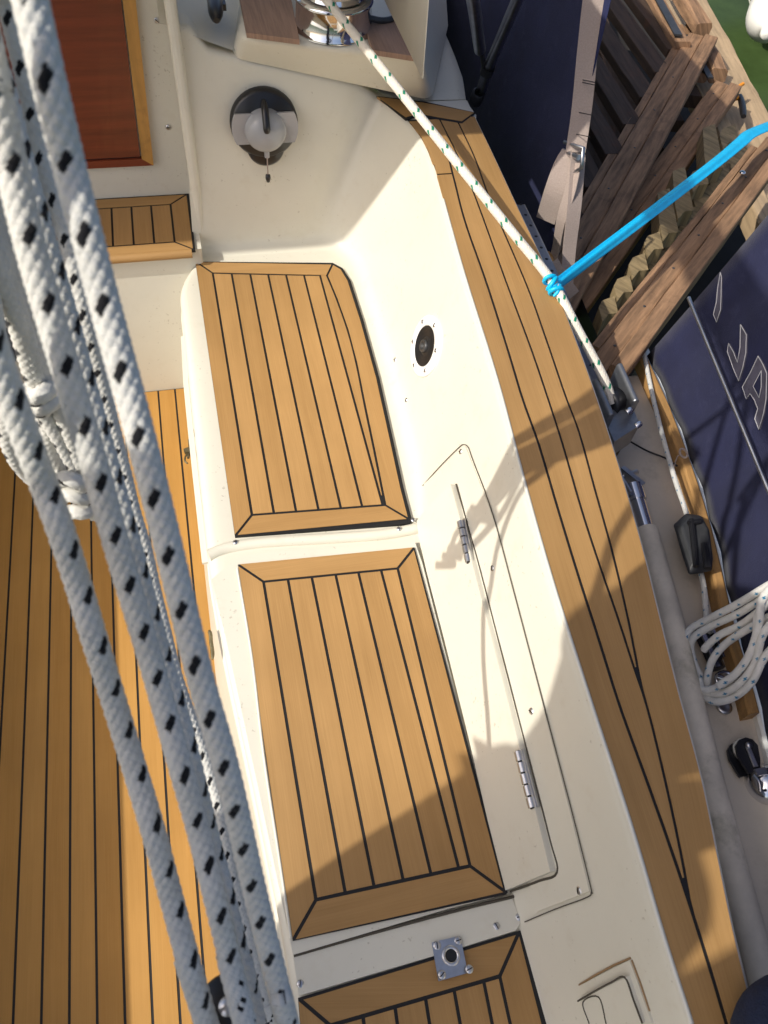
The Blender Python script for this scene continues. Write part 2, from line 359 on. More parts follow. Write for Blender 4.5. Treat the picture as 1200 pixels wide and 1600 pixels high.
# bench top, ridge and front
mb = MB(); prev = None
yy = [-.55 + k * .1 for k in range(21)] + [1.50, 1.52, 1.54, 1.56, 1.58, 1.595, 1.607, 1.665]
prof = []
for y_ in yy:
    y = y_; xb = XB(y) + (.034 * ((min(y, 1.607) - 1.50) / .107) ** 2 if y > 1.50 else 0); xf = XF(min(y, 1.5)) - .002
    y2 = min(y, 1.607); prof.append([(-.100, y2, 0), (xb - .010, y2, .30), (xb - .009, y2, .345), (xb - .004, y2, .349), (xb - .004, y2, ZB - .020), (xb, y2, ZB - .010), (xb + .007, y2, ZB - .004), (xb + .016, y2, ZB - .002), (xb + .03, y, ZB - .0025), (xf, y, ZB - .0035)])
m_ = len(prof[0]); vs = [p for r in prof for p in r]
fs = [[k*m_ + q, k*m_ + q + 1, (k+1)*m_ + q + 1, (k+1)*m_ + q] for k in range(len(prof)-1) for q in range(m_-1)]
mb.add(vs, fs, 0, smooth=True)
bench = mb.build('bench_moulding', ['gel'], boat)
mod = bench.modifiers.new('s', 'EDGE_SPLIT'); mod.split_angle = math.radians(50)

# front flange strip with screws on bench front
mb = MB()
fl = [P(u, v, .372) for u, v in ((287, 527), (291, 600), (300, 690), (311, 790), (321, 880))]
for a, b in zip(fl, fl[1:]): mb.board(a, b, .012, .006, mi=0)
mb.build('front_flange', ['gelw'], boat)

# coaming top cap, outer face
mb = MB(); A = []; 
for k in range(45):
    y = -.5 + k * (1.70 + .5) / 44
    if y <= 1.45: xi = XI(y)
    else:
        xi = None
        for a, b in zip(top_arc, top_arc[1:]):
            if a.y <= y <= b.y: xi = a.x + (b.x - a.x) * (y - a.y) / (b.y - a.y)
        if xi is None: xi = top_arc[-1].x if y > top_arc[-1].y else XI(y)
    xo = XO(y); A.append([(xi + .010, y, ZC - .005), (xi + .03, y, ZC - .0045), (xo - .003, y, ZC - .0045), (xo + .004, y, ZC - .006), (xo + .007, y, ZC - .014), (xo + .022, y, ZD - .01)])
m_ = 6; vs = [p for r in A for p in r]
mb.add(vs, [[k*m_ + q, k*m_ + q + 1, (k+1)*m_ + q + 1, (k+1)*m_ + q] for k in range(len(A)-1) for q in range(m_-1)], 0, smooth=True)
cp_ = [Vector((p.x + .010, p.y + .012, ZC - .0065)) for p in top_arc] + [P(575, 120, ZC - .0065), P(640, 118, ZC - .0065), P(715, 140, ZC - .0065), P(744, 180, ZC - .0065), P(742, 250, ZC - .0065)]
mb.add(cp_, [list(range(len(cp_)))], 0)
cap = mb.build('coaming_cap', ['gelw'], boat); mod = cap.modifiers.new('s', 'EDGE_SPLIT'); mod.split_angle = math.radians(40)

# deck forward of the bulkhead (cambered) and winch plinth
def camb(x): return lerpf([(-.1, .945), (.0, .912), (.07, .882), (.165, .848), (.38, .795), (.44, .768), (.50, .747), (.9, .740)], x)
outp = smoothtab([(740, 178), (715, 100), (690, 40), (672, 0), (655, -60), (640, -120)], ZC - .005)
mb = MB(); G = []
for k in range(14):
    y = 1.70 + k * .1; xo = lerpf(outp, y) if y > 1.7 else XO(1.70)
    G.append([(x, y, camb(x) + .002) for x in [-.02 + (xo + .02) * q / 30 for q in range(31)]] + [(xo + .006, y, ZC - .02), (xo + .02, y, ZD)])
m_ = 33; vs = [p for r in G for p in r]
mb.add(vs, [[k*m_ + q, k*m_ + q + 1, (k+1)*m_ + q + 1, (k+1)*m_ + q] for k in range(len(G)-1) for q in range(m_-1)], 0, smooth=True)
mb.build('fore_deck', ['gel'], boat)
def onp(u, v, z): return P(u, v, z)
ZP = .915
pl_top = [P(u, v, ZP) for u, v in ((372, 55), (664, 92), (630, 22), (596, -120), (395, -120))]
pl_bot = [P(362, 90, .852), P(674, 157, .762), P(700, 40, .752), P(690, -112, .756), P(390, -116, .85)]
mb = MB(); vs = pl_top + pl_bot; n = 5
mb.add(vs, [list(range(n))] + [[i, (i+1) % n, (i+1) % n + n, i + n] for i in range(n)], 0)
pl = mb.build('winch_plinth', ['gel'], boat)
bv = pl.modifiers.new('b', 'BEVEL'); bv.width = .024; bv.segments = 5
for p in pl.data.polygons: p.use_smooth = True

# companion bulkhead, return face, step and riser
YB = 1.83; YS = 1.609; ZS = .467
mb = MB()
mb.box((-.5, YB + .02, .8), (.51, 0, 0), (0, .02, 0), (0, 0, .4))
mb.build('companionway_bulkhead', ['gel'], boat)
mb = MB(); mb.box((.006, 1.755, .70), (.012, 0, 0), (0, .085, 0), (0, 0, .30)); r_ = mb.build('bulkhead_return', ['gel'], boat)
bv = r_.modifiers.new('b', 'BEVEL'); bv.width = .012; bv.segments = 3
mb = MB(); mb.prism([(-.85, YS, ZS - .006), (.0, YS, ZS - .006), (-.0, YB, ZS - .006), (-.85, YB, ZS - .006)], (0, 0, 1), .5, 0)
st = mb.build('step_block', ['gel'], boat); bv = st.modifiers.new('b', 'BEVEL'); bv.width = .008; bv.segments = 3
o4 = [tuple(P(u, v, ZS)[:2]) for u, v in ((292, 299), (303, 388))]
xr0, y1 = o4[0]; xr1, y0 = o4[1]; xl = -.80; y0 -= .004
y1 = max(y1, 1.80); y1 = min(y1, YB - .004)
fw = .034
inn_r = xr1 - .043; it = y1 - .040; ib = y0 + .034
pl_ = [([(xl, y1), (xr0, y1), (inn_r, it), (xl, it)], (1, 0), None), ([(xl, ib), (inn_r, ib), (xr1, y0), (xl, y0)], (1, 0), None), ([(xr0, y1), (xr1, y0), (inn_r, ib), (inn_r, it)], (0, 1), None)]
e = inn_r
while e > xl + .06:
    pl_.append(([(e, it), (e, ib), (e - .0475, ib), (e - .0475, it)], (0, 1), None)); e -= .0475
teak_panel('step_teak', [(xl, y0 - .002), (xr1 + .003, y0 - .002), (xr0 + .004, y1 + .003), (xl, y1 + .003)], pl_, ZS, boat, t=.006)
mb = MB(); mb.tube([(xl, y0 + .001, ZS - .011), (xr1 - .006, y0 + .001, ZS - .011)], .011, 12, smooth=True); mb.build('step_nosing', ['teak'], boat)
# flat dark panel on the riser, coloured like the shade inside an opening
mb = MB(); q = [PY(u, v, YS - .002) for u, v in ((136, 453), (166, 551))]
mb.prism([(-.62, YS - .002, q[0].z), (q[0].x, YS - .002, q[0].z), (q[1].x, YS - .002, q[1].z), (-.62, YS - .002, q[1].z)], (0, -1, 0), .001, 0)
mb.build('opening_shade_panel', ['shade'], boat)

# washboards
def py(u, v): return PY(u, v, YB - .004)
mb = MB()
a = PY(240, 258, YB - .012); z0 = a.z; xr = a.x; top = 1.35
q0 = PY(215, 240, YB - .012); q1 = PY(185, 0, YB - .012)
def board_face(poly, y, t, mi, uvd): mb.prism([(x, y, z) for x, z in poly], (0, -1, 0), t, mi, uvd=uvd, tone=random.uniform(-.1, .1))
kx = (PY(212, 0, YB).x - PY(240, 258, YB).x) / (PY(212, 0, YB).z - PY(240, 258, YB).z)
def rx(z): return xr + kx * (z - z0)
fwid = .026
board_face([(rx(z0 + .02) - fwid, z0 + .018), (rx(z0), z0), (rx(top), top), (rx(top) - fwid, top)], YB - .014, .016, 1, (0, 0, 1))
board_face([(-.75, z0), (rx(z0), z0), (rx(z0) - fwid, z0 + .018), (-.75, z0 + .018)], YB - .0135, .016, 0, (1, 0, 0))
wf = mb.build('washboard_frame', ['mahog', 'oak'], boat)
mb = MB(); z = z0 + .022
xs_ = lambda z: rx(z) - fwid - .003
board_face([(-.75, z), (xs_(z), z), (xs_(1.3), 1.3), (-.75, 1.3)], YB - .010, .01, 0, (1, 0, 0))
mb.build('washboard', ['mahog'], boat)
mb = MB(); board_face([(-.75, z0 + .012), (xs_(z0), z0 + .012), (xs_(1.3) + .002, 1.3), (-.75, 1.3)], YB - .006, .004, 0, (1, 0, 0)); mb.build('washboard_slot', ['blkr'], boat)

# ------------------------------------------------------------------ bench teak panels
z1 = ZB + .004
tl = [(332.5, 426.5), (362, 427.5), (391, 428), (419, 428.7), (447, 429.2), (475, 429.8), (500, 430.2), (511, 430.5)]
bl = [(393.7, 804.5), (428, 801.8), (462.7, 799.2), (497.7, 796.6), (532.7, 794), (566, 791.5), (598, 789.2), (602, 789)]
rc_in = [(511, 430.5), (525, 464), (542.5, 513), (556.5, 565.5), (570.5, 635.5), (584.5, 702), (602, 789)]
rc_out = [(528, 416), (545, 440), (565, 500), (590, 590), (610, 680), (628, 762), (641, 812)]
pl_ = []
for i in range(6): pl_.append((xy([tl[i], tl[i+1], bl[i+1], bl[i]], z1), (0, 1), None))
# tapering last plank between the last seam and the curved inner edge
seam_l = [tl[6], (524, 518), (549, 610), (574, 700), (598, 789.2)]
sa_ = resample([P(u, v, z1) for u, v in [tl[5], (bl[5])]], 30); sl_ = resample([P(u, v, z1) for u, v in (tl[6], bl[6])], 30); sr_ = [p for p in resample(catmull([P(u, v, z1) for u, v in rc_in], 6), 30)]
pl_.append((xy([tl[5], tl[6], bl[6], bl[5]], z1), (0, 1), None)) if False else None
tp_poly = []
yrow = [sl_[0].y + (sl_[-1].y - sl_[0].y) * k / 29 for k in range(30)]
fx = lambda tab, y: lerpf([(p.y, p.x) for p in tab], y)
Lx = [(fx(sl_, y) + SEAM, y) for y in yrow if fx(sr_, y) - fx(sl_, y) > .0052]; Rx = [(fx(sr_, y) - SEAM, y) for y in yrow if fx(sr_, y) - fx(sl_, y) > .0052]
pl_.append((Lx + Rx[::-1], (0, 1), [0] * (2 * len(Lx))))
TL1, TR1, BR1, BL1 = (305, 408), (520, 412), (641, 812), (367, 838)
pl_.append((xy([TL1, (520, 412), (511, 430.5), (332.5, 426.5)], z1), (1, 0), [.0035, SEAM, SEAM, SEAM]))
pl_.append((xy([TL1, (332.5, 426.5), (393.7, 804.5), BL1], z1), (0, 1), [SEAM, SEAM, SEAM, .0004]))
pl_.append((xy([BL1, (393.7, 804.5), (602, 789), BR1], z1), (1, 0), [SEAM, SEAM, SEAM, .003]))
pl_.append((xy([(520, 412), (534, 420), (545, 438), (565, 500), (590, 590), (610, 680), (628, 762), BR1, (602, 789)] + rc_in[::-1][1:], z1), (0, 1), [.0035]*7 + [SEAM]*8))
teak_panel('bench_teak', xy([TL1, (520, 410), (535, 418), (548, 438), (568, 500), (593, 590), (613, 680), (631, 762), (644, 813), (640, 818), BL1], z1), pl_, z1, boat, t=.005)

# raised rear lid (bench 2) and its panel
ZL = ZB + .010
mb = MB()
lidpx = [(330, 905), (372, 870), (420, 862), (560, 853), (648, 846), (660, 880), (716, 1100), (795, 1396), (700, 1420), (458, 1492), (404, 1235), (350, 985)]
mb.prism([P(u, v, ZL) for u, v in lidpx], (0, 0, 1), .030, 0)
lid = mb.build('bench_lid', ['gel'], boat); bv = lid.modifiers.new('b', 'BEVEL'); bv.width = .006; bv.segments = 3; bv.limit_method = 'ANGLE'
def c3(pts): return [(300 + x / 2.3077, 820 + y / 2.3077) for x, y in pts]
z2 = ZL + .004
TL2, TR2, BR2, BL2 = c3([(165, 142), (803, 80), (1133, 1325), (363, 1500)])
iTL, iTR, iBR, iBL = c3([(258, 205), (742, 157), (1003, 1230), (447, 1352)])
st_ = [iTL] + c3([(346, 196), (432, 188), (518, 179), (600, 171), (682, 163)]) + [iTR]
sb_ = [iBL] + c3([(553, 1328), (657, 1305), (762, 1282), (862, 1260), (962, 1238)]) + [iBR]
pl_ = [(xy([st_[i], st_[i+1], sb_[i+1], sb_[i]], z2), (0, 1), None) for i in range(6)]
pl_ += [(xy([TL2, TR2, iTR, iTL], z2), (1, 0), [.0005, SEAM, SEAM, SEAM]), (xy([BL2, iBL, iBR, BR2], z2), (1, 0), [SEAM, SEAM, SEAM, .001]), (xy([TL2, iTL, iBL, BL2], z2), (0, 1), [SEAM, SEAM, SEAM, .0005]), (xy([TR2, BR2, iBR, iTR], z2), (0, 1), [.003, SEAM, SEAM, SEAM])]
teak_panel('bench_teak', xy([TL2, TR2, (BR2[0] + 3, BR2[1]), (BR2[0], BR2[1] + 3), BL2], z2), pl_, z2, boat, t=.005)
# white edge strips beside the teak (sun-catching lips)
def lip(px, z, r=.0022):
    mb = MB(); mb.tube(catmull([P(u, v, z) for u, v in px], 6), r, 8); return mb.build('teak_edge_lip', ['gelw'], boat)
lip([(371, 888), (394, 1000), (425, 1170), (456, 1466)][0:1] + [(x - 1.5, y) for x, y in c3([(172, 190), (220, 480), (262, 830), (318, 1200), (360, 1490)])], z2 - .001)
# ridge between the two lids
mb = MB()
rp = [P(u, v, ZB - .004) for u, v in ((326, 868), (360, 856), (420, 848), (520, 842), (600, 836), (655, 826))]
mb2 = []
for p in catmull(rp, 5): mb2.append(p)
mb.tube(mb2, [.012] * len(mb2), 12)
mb.build('bench_ridge', ['gel'], boat)

# third (aft) panel, its frame strip
def c4(pts): return [(420 + x / 2.3077, 1300 + y / 2.3077) for x, y in pts]
mb = MB(); ZR = ZB + .006
mb.prism([P(u, v, ZR) for u, v in ((458, 1492), (640, 1440), (800, 1402), (880, 1372), (905, 1384), (922, 1398), (905, 1410), (818, 1443), (808, 1452), (700, 1487), (467, 1556))][:1] + [P(u, v, ZR) for u, v in ((640, 1440), (800, 1402), (814, 1440), (806, 1454), (700, 1487), (467, 1556))], (0, 0, 1), .012, 0)
mbg = MB(); mbg.tube(catmull([P(u, v, ZR + .001) for u, v in ((459, 1493), (560, 1464), (640, 1442), (740, 1416), (798, 1402), (806, 1399))], 4), .0022, 8); mbg.build('lid_gap', ['seam'], boat)
fsx = mb.build('frame_strip', ['gel'], boat); bv = fsx.modifiers.new('b', 'BEVEL'); bv.width = .003; bv.segments = 2
z3 = ZB + .003
T3 = c4([(105, 598), (905, 355)]); i3 = c4([(222, 698), (833, 520)])
dn = 150
rdir = lambda p, k: (p[0] + k * dn, p[1] + dn)
pl_ = [(xy([T3[0], T3[1], i3[1], i3[0]], z3), (1, -.2), [.004, SEAM, SEAM, SEAM])]
pl_.append((xy([T3[1], rdir(T3[1], .255), rdir(i3[1], .22), i3[1]], z3), (0, 1), [.003, SEAM, SEAM, SEAM]))
seams = c4([(222, 698), (340, 664), (455, 630), (565, 598), (668, 568), (775, 537), (833, 520)]); ks = (.10, .12, .14, .16, .18, .20, .22)
for i in range(6): pl_.append((xy([seams[i], seams[i+1], rdir(seams[i+1], ks[i+1]), rdir(seams[i], ks[i])], z3), (0, 1), None))
pl_.append((xy([T3[0], i3[0], rdir(i3[0], .10), rdir(T3[0], .08)], z3), (0, 1), [SEAM, SEAM, SEAM, .0005]))
teak_panel('bench_teak', xy([T3[0], T3[1], (T3[1][0] + 5, T3[1][1]), rdir((T3[1][0] + 5, T3[1][1]), .255), rdir(T3[0], .08)], z3), pl_, z3, boat, t=.005)

# ------------------------------------------------------------------ coaming teak
c_px = [(659, 179), (694, 226), (708, 273), (727, 346), (760, 440), (795, 550), (817, 623), (842, 693), (872, 794), (902, 892), (934, 992), (968, 1100), (1002, 1194), (1040, 1300), (1074, 1400), (1106, 1500), (1136, 1600)]
a_px = [(686, 184), (712, 236), (740, 300), (791, 440), (828, 539), (853, 612), (879, 693), (910, 799), (938, 885), (964, 960), (990, 1040), (1013, 1110), (1043, 1234), (1065, 1337), (1077, 1402)]
b_px = [(715, 189), (742, 246), (766, 312), (821, 440), (853, 528), (883, 616), (905, 675), (930, 765), (957, 862), (981, 964), (998, 1050), (1004, 1078)]
Ct, At, Bt = [smoothtab(p, ZC, 6) for p in (c_px, a_px, b_px)]
Xc = lambda y: lerpf(Ct, y); Xa = lambda y: lerpf(At, y); Xb = lambda y: lerpf(Bt, y)
y_cross = P(695, 272, ZC).y; ya = P(1077, 1402, ZC).y; yb = P(1004, 1078, ZC).y
fr = xy([(590, 151), (652, 177), (686, 184), (715, 189), (722, 190), (739, 176)], ZC)
mb = MB()
capO = [(XI(y) + .0015 if y < 1.45 else XI(1.45), y) for y in [-.4 + k * .05 for k in range(38)]]
# black bed
Bd = [];
ysr = [-.4 + k * (1.62 + .4) / 40 for k in range(41)]
def xin(y):
    if y <= 1.45: return XI(y)
    for a, b in zip(top_arc, top_arc[1:]):
        if a.y <= y <= b.y: return a.x + (b.x - a.x) * (y - a.y) / (b.y - a.y)
    return top_arc[-1].x
vsb = []
for y in ysr: vsb += [(xin(y) + .003, y, ZC - .0015), (XO(y) - .002, y, ZC - .0015)]
mb.add(vsb, [[2*k, 2*k+1, 2*k+3, 2*k+2] for k in range(40)], 1)
def strip(fa, fb, y0, y1, n=40, sa=SEAM, sb=SEAM, tone=0.0):
    vs = []; uv = []; off = random.random() * 5; ok = []
    for k in range(n + 1):
        y = y0 + (y1 - y0) * k / n; xa, xb = fa(y) + sa, fb(y) - sb; ok.append(xb - xa > .0006)
        for x, z in ((xa, ZC - .004), (xa, ZC), (xb, ZC), (xb, ZC - .004)):
            vs.append((x, y, z)); uv.append((off + x - fa(y) * .5 - fb(y) * .5, off + y))
    fs = [[k*4 + q, k*4 + q + 1, k*4 + q + 5, k*4 + q + 4] for k in range(n) if ok[k] and ok[k+1] for q in range(3)]
    mb.add(vs, fs, 0, uv, tone)
lowc = lambda y: Xc(y)
yfr = P(700, 187, ZC).y
strip(XI, Xc, -.4, y_cross - .0015, 50, .0022, SEAM, -.10)
strip(xin, Xc, y_cross + .0025, yfr + .0, 24, .003, SEAM, .06)
strip(Xc, Xa, ya + .002, yfr + .004, 90, SEAM * .8, SEAM * .8, tone=.03)
strip(Xa, Xb, yb + .001, yfr + .006, 90, SEAM * .8, SEAM * .8, tone=.08)
strip(lambda y: max(Xc(y), Xa(y) if y > ya - .02 else -9, Xb(y) if y > yb - .02 else -9), XO, -.4, P(742, 182, ZC).y, 120, SEAM * .8, .001, -.02)
mb.prism([(x, y, ZC + .0008) for x, y in inset(xy([(588, 151), (634, 184), (654, 178), (686, 184), (722, 190), (741, 176), (665, 161)], ZC), .0008)], (0, 0, 1), .005, 0, uvd=(1, 0, 0), tone=.0)
mb.prism([(x, y, ZC + .0002) for x, y in inset(xy([(588, 150), (634, 187), (654, 181), (686, 187), (722, 193), (743, 176), (665, 159)], ZC), .0)], (0, 0, 1), .003, 1)
mb.build('coaming_teak', ['teak', 'caulk'], boat)
lip([(x + .5, y) for x, y in I_px], ZC - .0015, .0030)

# ------------------------------------------------------------------ coaming locker, hatch plate, screws
def hp(px): return [hit(u, v)[0] for u, v in px]
mb = MB()
mb.ruled(hp([(664, 757), (690, 860), (735, 1010), (780, 1180), (812, 1310), (840, 1425)]), hp([(729, 697), (772, 805), (808, 940), (853, 1110), (893, 1265), (924, 1392)]), .003, fnorm, .006, 0)
mb.build('locker_frame', ['gel'], boat)
mb = MB()
mb.ruled(hp([(656, 818), (672, 880), (704, 1000), (742, 1150), (775, 1290), (799, 1390)]), hp([(713, 757), (744, 865), (785, 1020), (832, 1200), (860, 1310), (872, 1360)]), .012, fnorm, .014, 0)
lk = mb.build('locker_lid', ['gel'], boat)
def surf_line(px, r, lift, name='seam', m='seam', par=None):
    c = catmull([hit(u, v)[0] for u, v in px], 5); mb = MB(); mb.tube([p + fnorm(p) * lift for p in c], r, 6); return mb.build(name, [m], par or boat)
surf_line([(662, 759), (690, 728), (718, 700), (726, 695), (733, 699), (740, 718), (772, 804), (809, 940), (854, 1110), (896, 1268), (925, 1384), (926, 1394), (919, 1402), (870, 1420), (822, 1440)], .0008, .0022)
surf_line([(715, 757), (747, 867), (787, 1020), (834, 1200), (863, 1312), (874, 1362), (845, 1376), (801, 1392)], .0018, .003)
bv = lk.modifiers.new('b', 'BEVEL'); bv.width = .003; bv.segments = 2; bv.limit_method = 'ANGLE'; bv.angle_limit = math.radians(50)
for (a, b) in (((729, 815), (743, 880)), ((821, 1172), (845, 1262))):
    pa, na = hit(*a); pb, nb = hit(*b); pa += na * .012; pb += nb * .012; mb = MB(); n = 5
    for k in range(n):
        mb.tube([pa.lerp(pb, (k + .08) / n), pa.lerp(pb, (k + .92) / n)], .0064, 12)
    mb.tube([pa, pb], .0040, 10, 1)
    d = (pb - pa).normalized(); sd = d.cross(na).normalized()
    mb.box((pa + pb) / 2 - na * .003 - sd * .002, d * (pb - pa).length * .5, sd * .008, na * .001)
    hg = mb.build('hinge', ['steel', 'blkr'], lk)
def screw(pos, nrm, r=.0042, parent=boat):
    mb = MB(); mb.lathe([(r * 1.25, 0), (r * 1.1, .0009), (r * .9, .0015), (0, .0017)], pos, nrm, 14)
    t = Vector(nrm).orthogonal().normalized(); t = Matrix.Rotation(random.random() * 3, 3, nrm) @ t
    mb.box(Vector(pos) + Vector(nrm) * .0017, t * r * .95, t.cross(nrm) * r * .16, Vector(nrm) * .0004, 1)
    return mb.build('screw', ['steel', 'blkr'], parent)
for u, v in ((722, 706), (772, 888), (833, 1111), (908, 1391), (617, 562), (635, 625)):
    p, n = hit(u, v); screw(p + n * (.003 if u > 700 else 0), n)
for u, v, z in ((368, 847, ZB + .008), (624, 826, ZB + .008), (646, 812, ZB + .006), (776, 1447, ZR), (469, 1537, ZR), (811, 1433, ZR)): screw(P(u, v, z), Vector((0, 0, 1)))
for u, v in ((245, 32), (263, 199)): screw(PY(u, v, YB - .002), Vector((0, -1, 0)), .005)
# small cover plate low on the coaming
mb = MB(); mb.ruled(hp([(905, 1541), (912, 1560), (925, 1598)]), hp([(987, 1499), (1000, 1535), (1022, 1598)]), .003, fnorm, .005, 0, 8)
vp = mb.build('cover_plate', ['gel'], boat)
mb = MB(); mb.ruled(hp([(915, 1558), (930, 1598)]), hp([(988, 1524), (1012, 1596)]), .008, fnorm, .007, 0, 8); mb.build('cover_flap', ['gel'], vp)
mb = MB()
for px in ([(906, 1539), (930, 1524), (960, 1508), (986, 1497)], [(988, 1500), (1003, 1540), (1016, 1580)]):
    mb.tube([hit(u, v)[0] + hit(u, v)[1] * .0008 for u, v in px], .0012, 6)
mb.build('rust_line', ['stain'], vp)
surf_line([(912, 1562), (940, 1546), (965, 1533), (986, 1525), (1000, 1560), (1014, 1597)], .0011, .0085, 'flap_outline', 'seam', vp)  # dark lines drawn along the edges of the flap
surf_line([(930, 1597), (920, 1564), (945, 1556), (957, 1598)], .0008, .0085, 'flap_outline', 'seam', vp)

# ------------------------------------------------------------------ bench-front latch
mb = MB()
lp = [P(u, v, .36) for u, v in ((303, 672), (301, 690), (297, 702), (294, 716))]
mb.tube(catmull(lp, 4), .0028, 8); mb.box(P(299, 695, .365), (.006, 0, 0), (0, .013, 0), (0, 0, .004)); mb.box(P(293, 704, .366), (.007, .002, 0), (-.001, .005, 0), (0, 0, .004))
mb.tube(catmull([P(u, v, .355) for u, v in ((296, 708), (290, 713), (289, 720), (293, 724))], 4), .002, 8)
tag(mb.build('brass_latch', ['brass']), 'tarnished brass hook latch on the front edge of the forward bench', 'latch')
mb = MB(); mb.tube(catmull([P(u, v, .36) for u, v in ((327, 985), (329, 992), (330, 1005), (332, 1018), (332, 1030))], 3), [.002] + [.0035] * 10 + [.003, .002], 8); tag(mb.build('brass_catch', ['brass']), 'small brass catch half hidden below the edge of the rear bench lid', 'latch')

# ------------------------------------------------------------------ hinge / socket plate on the aft frame strip
t = empty('socket_plate', (0, 0, 0), 'square metal plate with a round hole screwed across the rear bench edge', 'metal plate')
c = c4([(587, 398), (690, 374), (718, 508), (612, 538)]); mb = MB()
mb.prism([P(u, v, ZR + .003) for u, v in c], (0, 0, 1), .004, 0); pt = mb.build('plate', ['steel'], t); bv = pt.modifiers.new('b', 'BEVEL'); bv.width = .0015; bv.segments = 2
cc = P(*c4([(657, 446)])[0], ZR + .003)
mb = MB(); mb.lathe([(.013, 0), (.0125, .003), (.0085, .003), (.008, -.002)], cc, (0, 0, 1), 24); mb.lathe([(.0082, .0005), (0, .0005)], cc, (0, 0, 1), 24, 1); mb.build('socket', ['steel', 'blkr'], t)
for x, y, h in ((607, 409, 0), (683, 391, 0), (622, 516, .008), (720, 496, .008)):
    p = P(*c4([(x, y)])[0], ZR + .003); screw(p + Vector((0, 0, h)), Vector((0, 0, 1)), .0045, t)
    if h: mb = MB(); mb.tube([p - Vector((0, 0, .002)), p + Vector((0, 0, h))], .0025, 8); mb.build('screw_shank', ['steel'], t)

# ------------------------------------------------------------------ round pump socket in the coaming face
p, n = hit(666, 541)
t = empty('pump_socket', (0, 0, 0), 'round white flange with black rubber bellows let into the coaming side', 'pump socket')
mb = MB(); RR = .0625
mb.lathe([(RR, 0), (RR, .003), (RR - .003, .005), (RR * .70, .006), (RR * .66, .004), (RR * .64, -.004)], p, n, 48); mb.build('flange', ['white'], t)
mb = MB(); prof = [(RR * .66, .004), (RR * .60, .006), (RR * .56, .002), (RR * .5, .005), (RR * .45, .001), (RR * .39, .004), (RR * .34, .000), (RR * .28, .003), (RR * .2, .004), (RR * .18, .001), (0, .001)]
mb.lathe(prof, p, n, 40); mb.build('bellows', ['blkr'], t)
mb = MB(); mb.lathe([(RR * .20, .002), (RR * .20, .009), (RR * .12, .009), (RR * .10, .004), (0, .004)], p, n, 24); mb.build('hub', ['dkgrey'], t)
x = n.orthogonal().normalized(); y = n.cross(x)
for k in range(6):
    a = k * math.pi / 3 + .35; screw(p + (x * math.cos(a) + y * math.sin(a)) * RR * .83 + n * .005, n, .004, t)

uf = (CAM - p) - n * n.dot(CAM - p); uf.normalize()
for ob in [ob for ob in bpy.data.objects if ob.parent == t and not ob.name.startswith('screw')]:
    for v in ob.data.vertices: v.co += uf * uf.dot(v.co - p) * .26
for ob in [ob for ob in bpy.data.objects if ob.parent == t and ob.name.startswith('screw')]:
    c_ = sum((v.co for v in ob.data.vertices), Vector()) / len(ob.data.vertices)
    for v in ob.data.vertices: v.co += uf * uf.dot(c_ - p) * .26
# ------------------------------------------------------------------ round fitting with translucent cover on the bulkhead
p, n = hit(412, 192); n = Vector((0, -1, .08)).normalized(); up = Vector((0, 0, 1)); sx = Vector((1, 0, 0)); p = p + n * .002
t = empty('bulkhead_fitting', (0, 0, 0), 'round black fitting with translucent grey cover and a short bead cord on the bulkhead', 'fitting')
mb = MB(); mb.lathe([(.075, 0), (.075, .012), (.068, .020), (.0, .022)], p + up * .004, n, 44); mb.lathe([(.042, 0), (.042, .014), (.036, .02), (0, .021)], p - up * .050, n, 32); mb.build('base', ['blk'], t)
mb = MB(); Rb = .073; hb = .034; pts = []
for k in range(13): a = math.asin(hb / Rb) * (1 - 2 * k / 12); pts.append((Rb * math.cos(a), Rb * math.sin(a)))
for k in range(13): a = math.asin(hb / Rb) * (-1 + 2 * k / 12); pts.append((-Rb * math.cos(a), Rb * math.sin(a)))
mb.prism([p + sx * a + up * b + n * .027 for a, b in pts], n, .006, 0); mb.build('band', ['trans'], t)
mb = MB(); mb.lathe([(.047, .022)] + [(.046 * math.cos(a), .026 + .034 * math.sin(a)) for a in [k * math.pi / 20 for k in range(11)]], p - up * .004, n, 40); mb.build('dome', ['trans'], t)
mb = MB(); f0 = p + up * .036 + n * .022
for s_ in (1,): mb.tube(catmull([p + up * .060 + n * .020, p + up * .045 + n * .040, p + up * .020 + n * .056, p + up * .006 + n * .058], 5), [.004, .006, .007, .0075, .008, .008, .008, .008, .008, .008, .008, .008, .008, .0075, .007, .006], 12)
mb.build('lever', ['blk'], t)
mb = MB(); mb.tube([p - up * .045 + n * .034, p - up * .062 + n * .034], .006, 10); mb.build('spout', ['trans'], t)
mb = MB(); mb.tube([p - up * .062 + n * .034, p - up * .095 + n * .033, p - up * .108 + n * .030], .0016, 8); mb.build('cord', ['strap'], t)
mb = MB(); mb.lathe([(0, -.011), (.004, -.009), (.0062, 0), (.0055, .008), (0, .011)], p - up * .116 + n * .030, (0, 0, 1), 14); mb.build('bead', ['blk'], t)

